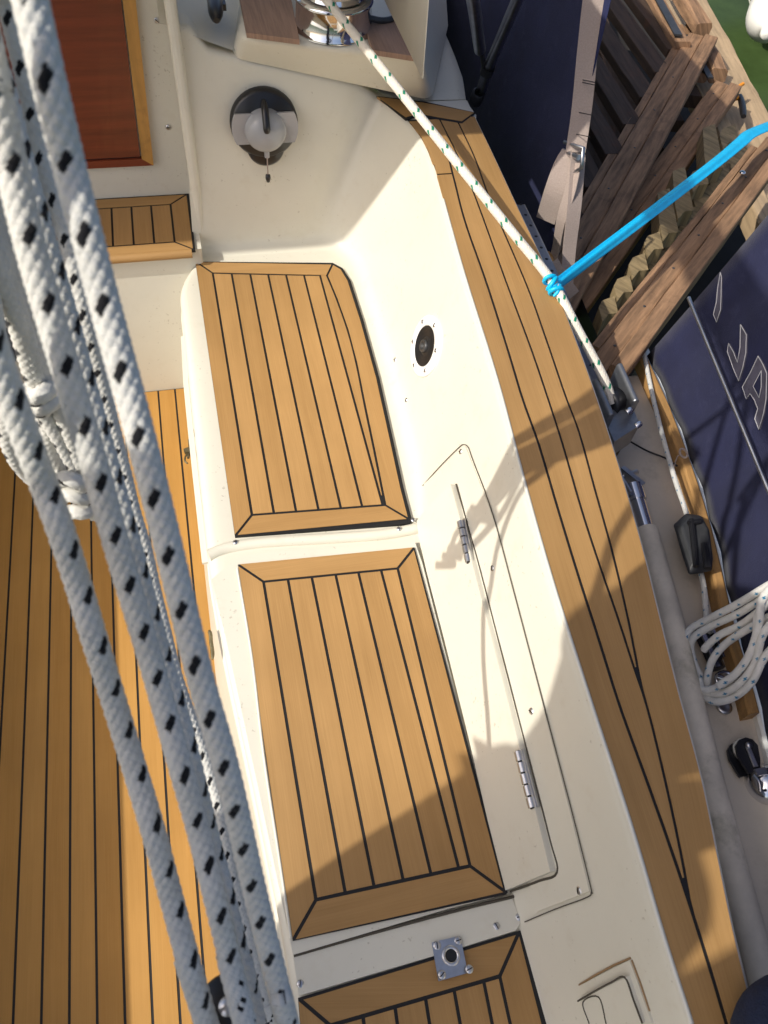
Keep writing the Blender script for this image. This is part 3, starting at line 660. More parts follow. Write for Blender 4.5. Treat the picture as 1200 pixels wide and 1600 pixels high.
# ------------------------------------------------------------------ winch, pads, black cleat
for name, px, lab in (('teak_pad', ((374, 0), (372, -18), (455, -18), (462, 12), (468, 62), (385, 51)), 'bare teak pad left of the chrome winch'), ('teak_pad', ((566, 27), (632, 36), (660, 90), (582, 78)), 'bare teak pad right of the chrome winch')):
    if len(px) == 6: px = ((371, -20), (452, -16), (468, 62), (385, 51))
    mb = MB(); mb.prism([P(u, v, ZP + .009) for u, v in px], (0, 0, 1), .0095, 0, uvd=(0, 1, 0)); tag(mb.build(name, ['pad']), lab, 'wood pad', 'teak pads beside the winch')
wc = P(521, 42, ZP); wc.z = ZP
t = empty('winch', (0, 0, 0), 'chrome sheet winch with rope wound on it at the cabin edge', 'winch')
mb = MB(); mb.lathe([(.081, 0), (.081, .004), (.078, .008), (.076, .045), (.079, .052), (.079, .058), (.072, .062), (.0, .062)], wc, (0, 0, 1), 56); mb.build('base_ring', ['chrome'], t)
mb = MB(); mb.lathe([(.062, .062), (.056, .08), (.053, .105), (.056, .13), (.064, .14), (.064, .15), (.03, .152), (0, .152)], wc, (0, 0, 1), 48); mb.build('drum', ['chrome'], t)
mb = MB()
mb.tube(catmull([P(u, v, ZP + .010) for u, v in ((336, -30), (336, 0), (337, 18), (338, 32))], 4), [.012, .013, .014, .015, .016, .016, .016, .016, .015, .014, .012, .010, .006][:13], 12)
mb.box(P(336, -5, ZP + .004), (.018, 0, 0), (0, .05, 0), (0, 0, .006))
cl = P(335, 15, .90)
mb.build('rope_clutch', ['blk']); o = bpy.data.objects['rope_clutch']; tag(o, 'black lever fitting at the top edge beside the cabin corner', 'deck fitting')
mb = MB(); c0 = P(605, 20, ZP + .02)
mb.tube(catmull([P(u, v, z) for u, v, z in ((640, -30, ZP + .04), (634, 0, ZP + .03), (622, 24, ZP + .016), (600, 32, ZP + .014), (575, 28, ZP + .02))], 6), .006, 10)
tag(mb.build('cable', ['dkgrey']), 'dark grey cable curving behind the right teak pad', 'cable')

# ------------------------------------------------------------------ braided rope builder
def rope_mesh(name, pts, d, matname, parent=None, step=.0007, nv=48, ns=7, disp=.10, v0=0.0, marks=((0, 0), (1, 1), (4, 6), (5, 7)), per=8, cellk=.56, flat=None):
    pts = resample(catmull(pts, 12), max(8, int(sum((Vector(a) - Vector(b)).length for a, b in zip(pts, pts[1:])) / step)))
    n = len(pts); fr = frames(pts)
    Pn = np.array([tuple(p) for p in pts]); Nn = np.array([tuple(f[1]) for f in fr]); Bn = np.array([tuple(f[2]) for f in fr])
    s = np.concatenate([[0], np.cumsum(np.linalg.norm(np.diff(Pn, axis=0), axis=1))])
    th = np.arange(nv) / nv; U, V = np.meshgrid(s, th, indexing='ij'); p = d * cellk
    a = U / p + V * ns; b = U / p - V * ns; i = np.floor(a); j = np.floor(b); fa = a - i; fb = b - j
    top = ((i + j) % 2) == 0
    x = np.where(top, fb, fa); y = np.where(top, fa, fb)
    h = np.clip(np.sin(np.pi * x), 0, 1)**.5 * np.clip(np.sin(np.pi * y), 0, 1)**.38
    tr = np.zeros_like(U)
    ui = (i + j).astype(int); vi = (i - j).astype(int)
    for mu, mv in marks: tr = np.maximum(tr, (((ui - mu) % per == 0) & ((vi - mv) % (2*ns) == 0)).astype(float))
    r = d / 2 * (1 - disp) + d * disp * h
    ang = 2 * np.pi * (V + v0)
    X = Pn[:, None, :] + (Nn[:, None, :] * np.cos(ang)[..., None] + Bn[:, None, :] * np.sin(ang)[..., None]) * r[..., None]
    me = bpy.data.meshes.new(name); nvt = n * nv
    me.vertices.add(nvt); me.vertices.foreach_set('co', X.reshape(-1).astype(np.float32))
    k = np.arange(n - 1)[:, None] * nv; q = np.arange(nv)[None, :]; q2 = (q + 1) % nv
    quads = np.stack([k + q, k + nv + q, k + nv + q2, k + q2], axis=-1).reshape(-1, 4)
    caps = [list(range(nv)), list(range(nvt - 1, nvt - nv - 1, -1))]
    nl = quads.size + 2 * nv; me.loops.add(nl); me.loops.foreach_set('vertex_index', np.concatenate([quads.reshape(-1), caps[0], caps[1]]).astype(np.int32))
    nf = len(quads) + 2; me.polygons.add(nf)
    ls = np.concatenate([np.arange(len(quads)) * 4, [quads.size, quads.size + nv]]).astype(np.int32)
    me.polygons.foreach_set('loop_start', ls); me.polygons.foreach_set('use_smooth', np.ones(nf, bool))
    at = me.attributes.new('trc', 'FLOAT', 'POINT'); at.data.foreach_set('value', tr.reshape(-1).astype(np.float32))
    me.materials.append(M[matname]); me.update(); me.validate()
    o = bpy.data.objects.new(name, me); COL.objects.link(o)
    if parent: o.parent = parent
    return o

DR = .0145
def rp3(tr): return [PD(u, v, DR * FP / (w * .965)) for u, v, w in tr]
def ext(pts, top, bot):
    pts = list(pts); a = (pts[0] - pts[1]).normalized(); b = (pts[-1] - pts[-2]).normalized()
    return [pts[0] + a * top] + pts + [pts[-1] + b * bot]
RA = [(40, -30, 63), (47, 0, 62), (78, 135, 60), (108, 260, 57), (131, 350, 56), (165, 480, 54), (215, 665, 52), (251, 805, 50), (285, 945, 48), (316, 1070, 47), (356, 1210, 45), (400, 1400, 41), (450, 1600, 38), (460, 1640, 37)]
RB = [(-40, -10, 60), (-12, 120, 58), (18, 260, 55), (50, 395, 53), (83, 510, 51), (122, 640, 49), (157, 760, 47), (189, 875, 45), (228, 1005, 43), (255, 1100, 42), (283, 1200, 42), (311, 1300, 41), (336, 1400, 41), (360, 1500, 40), (383, 1600, 40), (393, 1640, 40)]
RC = [(-55, 380, 60), (-20, 515, 56), (24, 640, 52), (66, 750, 48), (92, 820, 47), (121, 909, 45), (146, 993, 44), (178, 1095, 42), (207, 1190, 41), (240, 1300, 41), (267, 1400, 40), (294, 1500, 40), (323, 1600, 39), (336, 1640, 39)]
RD = [(-2, -40, 26), (10, 0, 26), (25, 62, 26), (47, 155, 25), (66, 250, 24), (98, 350, 23), (118, 430, 22), (137, 510, 21), (155, 580, 21), (174, 660, 20), (196, 745, 20), (208, 795, 20), (228, 862, 20), (241, 920, 20), (256, 980, 20), (272, 1045, 20), (288, 1095, 21), (305, 1140, 23), (324, 1195, 24), (342, 1262, 24), (363, 1362, 25), (385, 1455, 25), (405, 1537, 25), (421, 1600, 25), (430, 1640, 25)]
RE = [(-30, 30, 50), (0, 130, 48), (36, 268, 47), (60, 350, 46), (97, 476, 44), (134, 608, 42), (166, 720, 41), (200, 840, 40), (248, 1012, 38), (276, 1108, 38), (302, 1210, 38), (330, 1320, 36), (352, 1402, 36), (392, 1567, 36), (401, 1600, 36), (410, 1640, 36)]
for tr, lab, v0 in ((RA, 'thick white mainsheet rope with black flecks, rightmost and nearest of the bundle', .30), (RB, 'white mainsheet rope with black flecks running down the middle of the bundle', .30), (RC, 'leftmost long white mainsheet rope with black flecks, crossing the teak floor alone', .28), (RE, 'shaded white mainsheet rope with black flecks tucked behind the middle one', .12)):
    o = rope_mesh('mainsheet_rope', ext(rp3(tr), .35, .75), DR * .89, 'rope', v0=v0, step=.0008)
    tag(o, lab, 'rope', 'mainsheet ropes')
dD = [(-40, .44), (0, .455), (200, .495), (430, .54), (516, .565), (600, .605), (725, .655), (936, .715), (1141, .735), (1360, .75), (1640, .77)]
o = rope_mesh('mainsheet_rope', ext([PD(u, v, lerpf(dD, v)) for u, v, w in RD], .35, .6), .0115, 'rope', v0=.33, step=.0010, nv=36)
tag(o, 'thinner looking white rope farther away, seen in the gap right of the middle mainsheet ropes', 'rope', 'mainsheet ropes')

# hank of rope hanging behind
def ph(u, v, dd=0):
    k = (800 - v) / 1200; return PD(u, v, .77 - .82 * (.77 * k / (.566 + .82 * k)) + dd)
t = empty('rope_hank', (0, 0, 0), 'hank of white rope with black flecks hanging behind the mainsheet at the left', 'rope coil')
H = [[(-330, -330, .005), (-190, -60, .005), (-90, 180, .005), (-30, 340, .0), (10, 440, 0), (33, 505, 0), (50, 562, 0), (60, 612, .01), (66, 640, .02), (90, 680, .02), (112, 720, .02), (124, 752, .01)],
     [(-318, -330, .02), (-178, -60, .02), (-74, 180, .02), (-18, 330, .02), (22, 430, .02), (50, 505, .02), (72, 580, .02), (88, 625, .02), (105, 665, .02), (118, 700, .02), (132, 740, .02), (146, 775, .02), (150, 806, .02)],
     [(-345, -330, -.005), (-206, -60, -.005), (-108, 180, -.005), (-52, 340, -.01), (-20, 450, -.02), (-2, 560, -.04), (4, 620, -.05), (9, 655, -.05), (15, 692, -.05), (31, 725, -.04), (60, 752, .01), (96, 742, .02)],
     [(-308, -330, .035), (-166, -60, .035), (-60, 180, .035), (0, 310, .035), (42, 430, .035), (66, 560, .035), (72, 650, .035), (78, 705, .035), (98, 742, .03)],
     [(-326, -330, .012), (-184, -60, .012), (-82, 180, .012), (-24, 336, .01), (16, 436, .01), (42, 506, .01), (60, 572, .01), (74, 620, .02)],
     [(-322, -330, .028), (-174, -60, .028), (-68, 180, .028), (-8, 320, .028), (30, 430, .028), (57, 510, .028), (74, 590, .028), (84, 625, .03)],
     [(-332, -330, .055), (-186, -60, .055), (-78, 180, .055), (-16, 330, .05), (26, 436, .048), (54, 514, .045), (70, 594, .04), (78, 640, .04)],
     [(-340, -330, -.012), (-198, -60, -.012), (-98, 180, -.012), (-40, 340, -.01), (2, 440, -.008), (28, 508, -.005), (46, 570, 0), (62, 622, .01)],
     [(-336, -330, .045), (-190, -60, .045), (-86, 180, .045), (-26, 330, .045), (20, 440, .04), (46, 520, .035), (62, 600, .03), (70, 660, .03)]]
for h in H: rope_mesh('rope_strand', [ph(u, v, d) for u, v, d in h], .0142, 'rope', t, step=.0010, nv=28)
for (pts) in ([(92, 752, .03), (104, 748, -.012), (126, 756, -.012), (140, 768, .02)], [(96, 778, .03), (106, 772, -.014), (130, 778, -.014), (143, 776, .02)], [(100, 806, .03), (112, 800, -.012), (134, 800, -.012), (148, 790, .02)], [(44, 612, .05), (52, 622, -.01), (72, 612, -.01), (84, 600, .04)], [(54, 634, .05), (62, 640, -.01), (80, 628, -.01), (90, 618, .04)]):
    rope_mesh('rope_strand', [ph(u, v, d) for u, v, d in pts], .0142, 'rope', t, step=.0010, nv=28)
# sheet tail falling across in front of the coaming (casts the thin line shadow)

# block seen beside the ropes at the bottom
t = empty('mainsheet_block', (0, 0, 0), 'black mainsheet block half hidden behind the ropes at the bottom edge', 'pulley block')
pc = PD(356, 1572, .50); n_ = (CAM - pc).normalized(); mb = MB()
mb.lathe([(.0, -.006), (.017, -.006), (.019, -.003), (.019, .003), (.017, .006), (0, .006)], pc, n_, 28); mb.build('cheek', ['blk'], t)
mb = MB(); mb.lathe([(.006, -.009), (.006, .009), (0, .009)], pc, n_, 16); mb.build('pin', ['steel'], t)

# ------------------------------------------------------------------ genoa sheet (green fleck), block, blue tape
ga, gb, gc = P(506, -6, 1.0), P(863, 441, .768), P(942, 588, .69)
g = [ga + (ga - gb) * .06, ga] + [ga.lerp(gb, k / 6) for k in range(1, 7)] + [gb.lerp(gc, .5), gc, P(957, 630, .655)]
mg = ((0, 0), (1, 1), (0, 4), (1, 5), (6, 8), (7, 9), (6, 12), (7, 13))
o = rope_mesh('sheet_rope', g, .0165, 'ropeg', step=.0009, nv=36, ns=8, disp=.05, marks=mg, per=12, v0=.1, cellk=.45)
tag(o, 'taut white rope with green flecks from the winch over the teak coaming to the block', 'rope')
wr = []
for k in range(0, 60): a = k * .33 + 2.2; wr.append(wc + Vector((math.cos(a) * .066, math.sin(a) * .066, .074 + k * .0012)))
o = rope_mesh('wound_rope', wr, .0185, 'ropeg', step=.0015, nv=24, ns=9, disp=.03, marks=mg, per=14); tag(o, 'turns of white green-flecked rope wrapped round the chrome winch drum', 'rope')
t = empty('sheet_block', (0, 0, 0), 'grey metal turning block with a white rope running into it beside the coaming', 'pulley block')
mb = MB(); zb = .66
bd = [P(u, v, zb) for u, v in ((930, 596), (948, 585), (962, 580), (972, 590), (975, 615), (984, 640), (1000, 668), (962, 696), (946, 650), (934, 622))]
mb.prism(bd[:0] + [P(u, v, zb - .012) for u, v in ((941, 648), (985, 628), (1000, 664), (960, 690))], (0, 0, 1), .055, 0)
mb.board(P(926, 606, zb), P(950, 662, zb), .012, .05, mi=0, ch=.3); mb.board(P(962, 582, zb), P(988, 640, zb), .012, .05, mi=0, ch=.3)
bb = mb.build('cheek', ['alu'], t); bv = bb.modifiers.new('b', 'BEVEL'); bv.width = .004; bv.segments = 2
mb = MB(); ax = (P(985, 628, zb) - P(941, 648, zb)).normalized(); mb.lathe([(.0, -.011), (.026, -.011), (.022, 0), (.026, .011), (0, .011)], P(957, 628, zb - .012), ax, 28); mb.build('sheave', ['blk'], t)
for u, v in ((968, 585), (983, 642), (997, 664)):
    mb = MB(); pp = P(u, v, zb + .008); mb.lathe([(.006, -.004), (.006, .004), (.004, .007), (0, .008)], pp, ax * .8 + Vector((0, 0, .6)), 14); mb.build('bolt', ['chrome'], t)
mb = MB(); mb.prism([P(u, v, ZD + .02) for u, v in ((936, 660), (962, 690), (970, 702), (950, 706))], (0, 0, 1), .02, 0); mb.build('wood_base', ['woodg'], t)

# blue tape: knot on the rope and a tail
t = empty('blue_tape', (0, 0, 0), 'bright sky blue tape tied to the rope and stretched over the timber steps', 'tape')
mb = MB()
pa = catmull([P(864, 447, .772), P(901, 418, .76), P(980, 358, .74), P(1060, 297, .72), P(1130, 243, .70), P(1160, 218, .69), P(1180, 203, .68), P(1240, 180, .64)], 10)
wd = lambda k: .0085 + .0085 * min(1, k / 55)
vs = []; n = len(pa)
for k, p in enumerate(pa):
    tg = (pa[min(n-1, k+1)] - pa[max(0, k-1)]).normalized(); sd = tg.cross(Vector((0, 0, 1))).normalized(); w = wd(k)
    for q in range(9):
        f_ = q / 8 - .5; vs.append(p + sd * f_ * 2 * w + Vector((0, 0, .005 * math.sin(f_ * 9 + k * .05) * max(.15, 1 - k / 60) - .010 * abs(f_))))
top_ = len(vs)
fs = [[k*9 + q, k*9 + q + 1, (k+1)*9 + q + 1, (k+1)*9 + q] for k in range(n-1) for q in range(8)]
mb.add(vs, fs, 0, smooth=True); tp = mb.build('tail', ['blue'], t); sm = tp.modifiers.new('s', 'SOLIDIFY'); sm.thickness = .0012
mb = MB(); kc = P(864, 446, .766); dr = (P(905, 520, .68) - P(862, 440, .735)).normalized(); a1 = dr.orthogonal().normalized(); a2 = dr.cross(a1)
for j in range(4):
    c0 = kc + dr * (.008 * (j - 1.5)); tl_ = random.uniform(-.3, .3)
    mb.tube([c0 + (a1 * math.cos(a) + a2 * math.sin(a)) * .0105 + dr * .005 * math.sin(a + j * 2) for a in [k * 2 * math.pi / 20 for k in range(21)]], .0036 + .0008 * (j % 2), 8, cap=False)
mb.tube(catmull([kc + Vector((.006, -.010, .006)), kc + Vector((.004, -.016, -.002)), kc + Vector((-.004, -.020, -.008))], 4), [.004, .004, .004, .004, .004, .004, .003, .003, .002], 8)
mb.build('knot', ['blue'], t)

# ------------------------------------------------------------------ side deck, toe rail, gunwale
T_px = [(1030, 640), (1060, 722), (1085, 800), (1105, 880), (1128, 985), (1150, 1060), (1165, 1120)]
tp_ = [P(u, v, ZD + .02) for u, v in T_px]
TT = sorted([(p.y, p.x) for p in catmull(tp_, 6)])
yT0, yT1 = TT[0][0], TT[-1][0]
def XT(y):
    if y > yT1: 
        s_ = (TT[-1][1] - TT[-8][1]) / (TT[-1][0] - TT[-8][0]); return TT[-1][1] + s_ * (y - yT1) * .55
    return lerpf(TT, y)
mb = MB(); G = []
ysd = [-.35 + k * .05 for k in range(28)]
for y in ysd:
    G.append([(XO(y) + .015, y, ZD), (XO(y) + .06, y, ZD + .001), (XT(y) + .01, y, ZD), (XT(y) + .05, y, ZD - .001)])
vs = [p for r in G for p in r]; mb.add(vs, [[k*4 + q, k*4 + q + 1, k*4 + q + 5, k*4 + q + 4] for k in range(len(G)-1) for q in range(3)], 0, smooth=True)
mb.build('side_deck', ['deck'], boat)
mb = MB(); vs = []; uv = []
ysr = [yT0 + (1.06 - yT0) * k / 40 for k in range(41)]
for y in ysr:
    x = XT(y); w = .021
    for dx, z in ((0, ZD), (0.001, ZD + .026), (.004, ZD + .030), (w - .004, ZD + .030), (w, ZD + .026), (w + .001, ZD - .01)): vs.append((x + dx, y, z)); uv.append((dx + z, y))
fs = [[k*6 + q, k*6 + q + 1, k*6 + q + 7, k*6 + q + 6] for k in range(40) for q in range(5)] + [list(range(6))]
mb.add(vs, fs, 0, uv); mb.build('toe_rail', ['oldteak'], boat)
mb = MB(); vs = []; ysg = [-.35 + (1.08 + .35) * k / 40 for k in range(41)]
for y in ysg:
    x = XT(y) + .0235
    for dx, z in ((0, ZD), (0, ZD + .012), (.004, ZD + .016), (.018, ZD + .014), (.024, ZD + .004), (.026, ZD - .04), (.0, ZD - .6)): vs.append((x + dx, y, z))
fs = [[k*7 + q, k*7 + q + 1, k*7 + q + 8, k*7 + q + 7] for k in range(40) for q in range(6)]
mb.add(vs, fs, 0, smooth=True); gw = mb.build('gunwale', ['gun'], boat); md = gw.modifiers.new('s', 'EDGE_SPLIT')
# hull side below the deck forward
mb = MB(); vs = []
for k in range(20):
    y = 1.0 + k * .1; x = XT(min(y, 1.3)) - .02 + .0
    vs += [(x, y, ZD - .05), (x + .02, y, ZD - .3), (x - .02, y, -.6)]
mb.add(vs, [[k*3 + q, k*3 + q + 1, k*3 + q + 4, k*3 + q + 3] for k in range(19) for q in range(2)], 0); mb.build('hull_side', ['hullnavy'], boat)

# pole stowed on the deck
t = empty('deck_pole', (0, 0, 0), 'stained grey tube pole with a steel end lying along the side deck', 'pole')
pp = catmull([P(1010, 828, ZD + .03), P(1046, 960, ZD + .03), P(1085, 1120, ZD + .03), P(1120, 1260, ZD + .03), P(1160, 1410, ZD + .03), P(1205, 1570, ZD + .03), P(1222, 1640, ZD + .03)], 6)
mb = MB(); mb.tube(pp, .0195, 22); mb.build('tube', ['tube'], t)
e0 = P(984, 742, ZD + .045); e1 = pp[0]; e2 = e1 + (pp[0] - pp[1]).normalized() * -.01
mb = MB(); mb.tube([e0.lerp(e1, .22), e0.lerp(e1, .5), e2], .0135, 18); mb.tube([e0.lerp(e1, .20), e0.lerp(e1, .48)], .0165, 18); mb.build('steel_end', ['chrome'], t)
mb = MB(); mb.box(e0.lerp(e1, .08), (.004, .002, 0), (-.012, .022, 0), (0, 0, .012)); mb.tube([e0 + Vector((-.022, 0, -.005)), e0 + Vector((.02, .008, -.005))], .005, 10); mb.board(e0 + Vector((-.028, .03, -.0)), e0 + Vector((-.022, -.045, -.0)), .004, .03); mb.build('bracket', ['steel'], t)

# black rope clutch on the rail, blue fleck rope, coil, blocks
mgb = ((0, 0), (3, 5), (0, 8), (3, 13))
rpx = [(1000, 520, .03), (1018, 610, .035), (1035, 680, .04), (1055, 750, .04), (1072, 800, .045), (1085, 850, .05)]
o = rope_mesh('rail_rope', [P(u, v, ZD + d) for u, v, d in rpx], .009, 'ropeb', step=.001, nv=20, ns=8, disp=.03, marks=mgb, per=12)
tag(o, 'thin white blue-flecked rope running beside the wooden toe rail into the black cleat', 'rope')
o = rope_mesh('rail_rope', [P(u, v, ZD + d) for u, v, d in ((1094, 890, .04), (1100, 920, .035), (1103, 955, .03), (1106, 990, .03))], .0095, 'ropeb', step=.001, nv=20, ns=8, disp=.03, marks=mgb, per=12)
tag(o, 'short white blue-flecked rope below the black cleat leading to the coil', 'rope')
t = empty('jam_cleat', (0, 0, 0), 'weathered black plastic rope jammer sitting on the toe rail', 'cleat')
zc_ = ZD + .065
mb = MB(); pts = [(1052, 820), (1072, 802), (1096, 806), (1108, 828), (1114, 872), (1112, 892), (1094, 896), (1076, 898), (1066, 868)]
a_ = [P(u, v, zc_) for u, v in pts]; cen = sum(a_, Vector()) / len(a_); b_ = [P(u, v, ZD + .03) for u, v in pts]
topv = [cen + (p - cen) * .74 + Vector((0, 0, .012)) for p in a_]; n = len(pts)
mb.add(topv + a_ + b_, [list(range(n))] + [[i, (i+1) % n, (i+1) % n + n, i + n] for i in range(n)] + [[i + n, (i+1) % n + n, (i+1) % n + 2*n, i + 2*n] for i in range(n)], 0, smooth=False)
jb = mb.build('body', ['dkgrey'], t); bv = jb.modifiers.new('b', 'BEVEL'); bv.width = .003; bv.segments = 2
mb = MB(); mb.board(P(1080, 812, zc_ + .016), P(1088, 885, zc_ + .014), .009, .010, ch=.3); mb.board(P(1100, 850, zc_ + .012), P(1106, 888, zc_ + .012), .012, .010, ch=.3); mb.tube([P(1076, 818, zc_ + .016), P(1094, 814, zc_ + .016)], .005, 10); mb.build('lever', ['blk'], t)

# coil of blue-fleck rope
t = empty('rope_coil', (0, 0, 0), 'coil of white rope with blue flecks hanging over the deck edge at the right', 'rope coil')
zc0 = ZD + .06
K = [[(1260, 880, .30), (1200, 915, .24), (1150, 945, .16), (1105, 968, .09), (1080, 982, .06), (1070, 1000, .05), (1076, 1020, .04)],
     [(1260, 900, .28), (1200, 930, .22), (1155, 958, .15), (1112, 978, .09), (1085, 995, .06), (1079, 1012, .04), (1086, 1040, .03), (1100, 1065, .03)],
     [(1260, 912, .26), (1200, 945, .20), (1160, 975, .14), (1125, 992, .10), (1104, 1010, .07), (1100, 1016, .06)],
     [(1260, 930, .25), (1200, 965, .20), (1165, 985, .15), (1135, 1005, .10), (1115, 1028, .07), (1106, 1055, .05), (1106, 1085, .03)],
     [(1250, 890, .30), (1190, 950, .22), (1180, 1000, .17), (1160, 1045, .11), (1130, 1070, .07), (1100, 1078, .05), (1092, 1062, .04)],
     [(1255, 930, .27), (1196, 985, .20), (1180, 1035, .14), (1155, 1068, .10), (1125, 1084, .06), (1098, 1082, .04)],
     [(1260, 970, .24), (1200, 1020, .17), (1175, 1065, .12), (1145, 1090, .07), (1115, 1096, .05), (1094, 1084, .03)],
     [(1260, 870, .33), (1195, 930, .25), (1186, 975, .20), (1172, 1020, .15), (1150, 1052, .11), (1122, 1072, .08)]]
for h in K: rope_mesh('rope_strand', [P(u, v, ZD + d * .8) for u, v, d in h], .0115, 'ropeb', t, step=.0012, nv=22, ns=8, disp=.03, marks=mgb, per=12)
t = empty('deck_block', (0, 0, 0), 'small steel and black block inside the blue-flecked rope coil', 'pulley block')
mb = MB(); mb.board(P(1094, 985, ZD + .02), P(1122, 1045, ZD + .02), .022, .022, ch=.3); mb.build('cheek', ['blk'], t)
mb = MB(); mb.board(P(1096, 985, ZD + .033), P(1122, 1042, ZD + .033), .008, .004); mb.board(P(1108, 980, ZD + .03), P(1128, 1030, ZD + .03), .004, .02); mb.build('strap', ['chrome'], t)
t = empty('shackle', (0, 0, 0), 'small steel shackle on a pad eye below the blue-flecked coil', 'shackle')
mb = MB(); mb.tube([P(1132 + 14 * math.cos(a), 1060 + 10 * math.sin(a), ZD + .02) for a in [k * .52 for k in range(13)]], .003, 8); mb.tube([P(1120, 1056, ZD + .03), P(1144, 1064, ZD + .03)], .004, 8); mb.build('bow', ['chrome'], t)
mb = MB(); pe = P(1131, 1104, ZD + .003); mb.lathe([(.013, 0), (.013, .002), (.008, .003), (.005, .002), (0, .002)], pe, (0, 0, 1), 20); mb.build('pad_eye', ['steel'], t)

t = empty('cheek_block', (0, 0, 0), 'black ball-bearing block with grey centre strap lying by the white gunwale', 'pulley block')
z_ = ZD + .03
def tear(s_): return [P(1167 + (x - 1167) * s_, 1178 + (y - 1178) * s_, z_) for x, y in ((1150, 1165), (1155, 1156), (1165, 1152), (1176, 1155), (1184, 1164), (1188, 1185), (1188, 1200), (1180, 1206), (1170, 1208), (1162, 1195), (1153, 1180))]
mb = MB(); mb.prism(tear(1.0), (0, 0, 1), .005, 0); mb.prism([p + Vector((-.006, 0, -.016)) for p in tear(1.0)], (0, 0, 1), .005, 0); mb.build('cheek', ['blk'], t)
mb = MB(); mb.lathe([(.0, -.004), (.0165, -.004), (.0165, .004), (0, .004)], P(1162, 1172, z_ - .012), (0, 0, 1), 26); mb.build('sheave', ['gelw'], t)
mb = MB(); mb.board(P(1168, 1166, z_ + .002), P(1181, 1198, z_ + .002), .0075, .004, ch=.3); mb.lathe([(.005, 0), (.005, .004), (0, .005)], P(1169, 1165, z_ + .002), (0, 0, 1), 12); mb.build('strap', ['steel'], t)
t = empty('turning_block', (0, 0, 0), 'round polished chrome turning block bolted to the deck at the right edge', 'pulley block')
pc = P(1194, 1226, ZD + .0); mb = MB(); mb.lathe([(.030, 0), (.030, .004), (.026, .014), (.017, .024), (.006, .029), (0, .030)], pc, (0, 0, 1), 36); mb.build('dome', ['chrome'], t)
mb = MB(); mb.tube(catmull([P(1178, 1212, ZD + .03), P(1186, 1222, ZD + .034), P(1188, 1236, ZD + .03)], 4), .003, 8); mb.board(P(1180, 1208, ZD + .03), P(1196, 1204, ZD + .03), .01, .008); mb.build('bail', ['steel'], t)

# thin black cable and ring
mb = MB(); mb.tube(catmull([P(980, 687, ZD + .03), P(1010, 704, ZD + .01), P(1040, 716, ZD + .012), P(1058, 728, ZD + .03)], 6), .0018, 8); tag(mb.build('thin_cable', ['blkr']), 'thin black cable lying across the side deck near the grey block', 'cable')
mb = MB(); rc_ = P(1068, 708, ZD + .06); mb.tube([rc_ + Vector((.007 * math.cos(a), .009 * math.sin(a), .002 * math.sin(a))) for a in [k * .42 for k in range(16)]], .0022, 8, cap=False)
mb.tube(catmull([rc_ + Vector((-.006, -.004, 0)), P(1058, 714, ZD + .05), P(1052, 735, ZD + .03)], 4), .0012, 6)
tag(mb.build('cord_ring', ['strap']), 'small grey ring on a cord at the foot of the lettered cloth', 'ring')

# ------------------------------------------------------------------ navy cloths and rails
def XCl(y, z): return XT(y) + .012 + .10 * max(0, z - ZD) * .25
CV = []; CF = []
def cloth(name, y0, y1, z0f, z1, xoff, label, ny=40, nz=26, wav=.006):
    mb = MB(); vs = []; uv = []
    for i in range(ny + 1):
        for j in range(nz + 1):
            s_ = j / nz; z = z0f(0) + (z1 - z0f(0)) * s_; y = y0 + (y1 - .22 * (z - .54) - y0) * i / ny
            x = xoff(y, z) + wav * math.sin(y * 17 + z * 5) * math.sin(s_ * math.pi) + .003 * math.sin(y * 47 + z * 13)
            vs.append((x, y, z)); uv.append((y, z))
    fs = [[i*(nz+1) + j, i*(nz+1) + j + 1, (i+1)*(nz+1) + j + 1, (i+1)*(nz+1) + j] for i in range(ny) for j in range(nz)]
    mb.add(vs, fs, 0, uv, smooth=True); o = mb.build(name, ['navy']); so = o.modifiers.new('s', 'SOLIDIFY'); so.thickness = .0015
    return o, vs, fs
t = empty('lettered_weathercloth', (0, 0, 0), 'navy canvas weathercloth with grey stitched letters laced along the rail', 'weathercloth', 'navy weathercloths')
oc, v1, f1 = cloth('canvas', -.35, 1.035, lambda y: ZD + .018, 1.22, lambda y, z: XT(y) + .030 + .06 * (z - ZD), 'x')
oc.parent = t
BC = BVHTree.FromPolygons(v1, f1)
def chit(u, v):
    r = ray(u, v).normalized(); h = BC.ray_cast(CAM, r)
    if h[0] is None: return None
    n = h[1] if h[1].dot(r) < 0 else -h[1]; return h[0], n
def c6(pts): return [(980 + x / 5.333, 420 + y / 5.333) for x, y in pts]
letters = [c6([(795, 30), (806, 70), (802, 235), (798, 340), (765, 445), (738, 380), (762, 280), (772, 170)]),
           c6([(965, 465), (1015, 550), (1010, 700), (985, 820), (950, 935), (905, 830), (855, 690), (866, 622), (905, 690), (940, 780), (962, 650)]),
           c6([(1112, 728), (1150, 790), (1185, 870), (1180, 1080), (1160, 1200), (1120, 1340), (1085, 1250), (1110, 1165), (1080, 1090), (1045, 1040), (1015, 1085), (980, 985), (1050, 860)])]
for L_ in letters:
    hs = [chit(u, v) for u, v in L_]
    if any(h is None for h in hs): continue
    mb = MB(); nn = sum((h[1] for h in hs), Vector()).normalized()
    mb.prism([h[0] + nn * .0045 for h in hs], nn, .004, 0); lo = mb.build('letter', ['letter'], t)
    mb = MB(); ring = [h[0] + nn * .0048 for h in hs]; mb.tube(ring + [ring[0]], .0008, 6, cap=False); mb.build('stitching', ['thread'], lo)
L_ = c6([(1140, 850), (1140, 985), (1122, 1075), (1072, 980)]); hs = [chit(u, v) for u, v in L_]
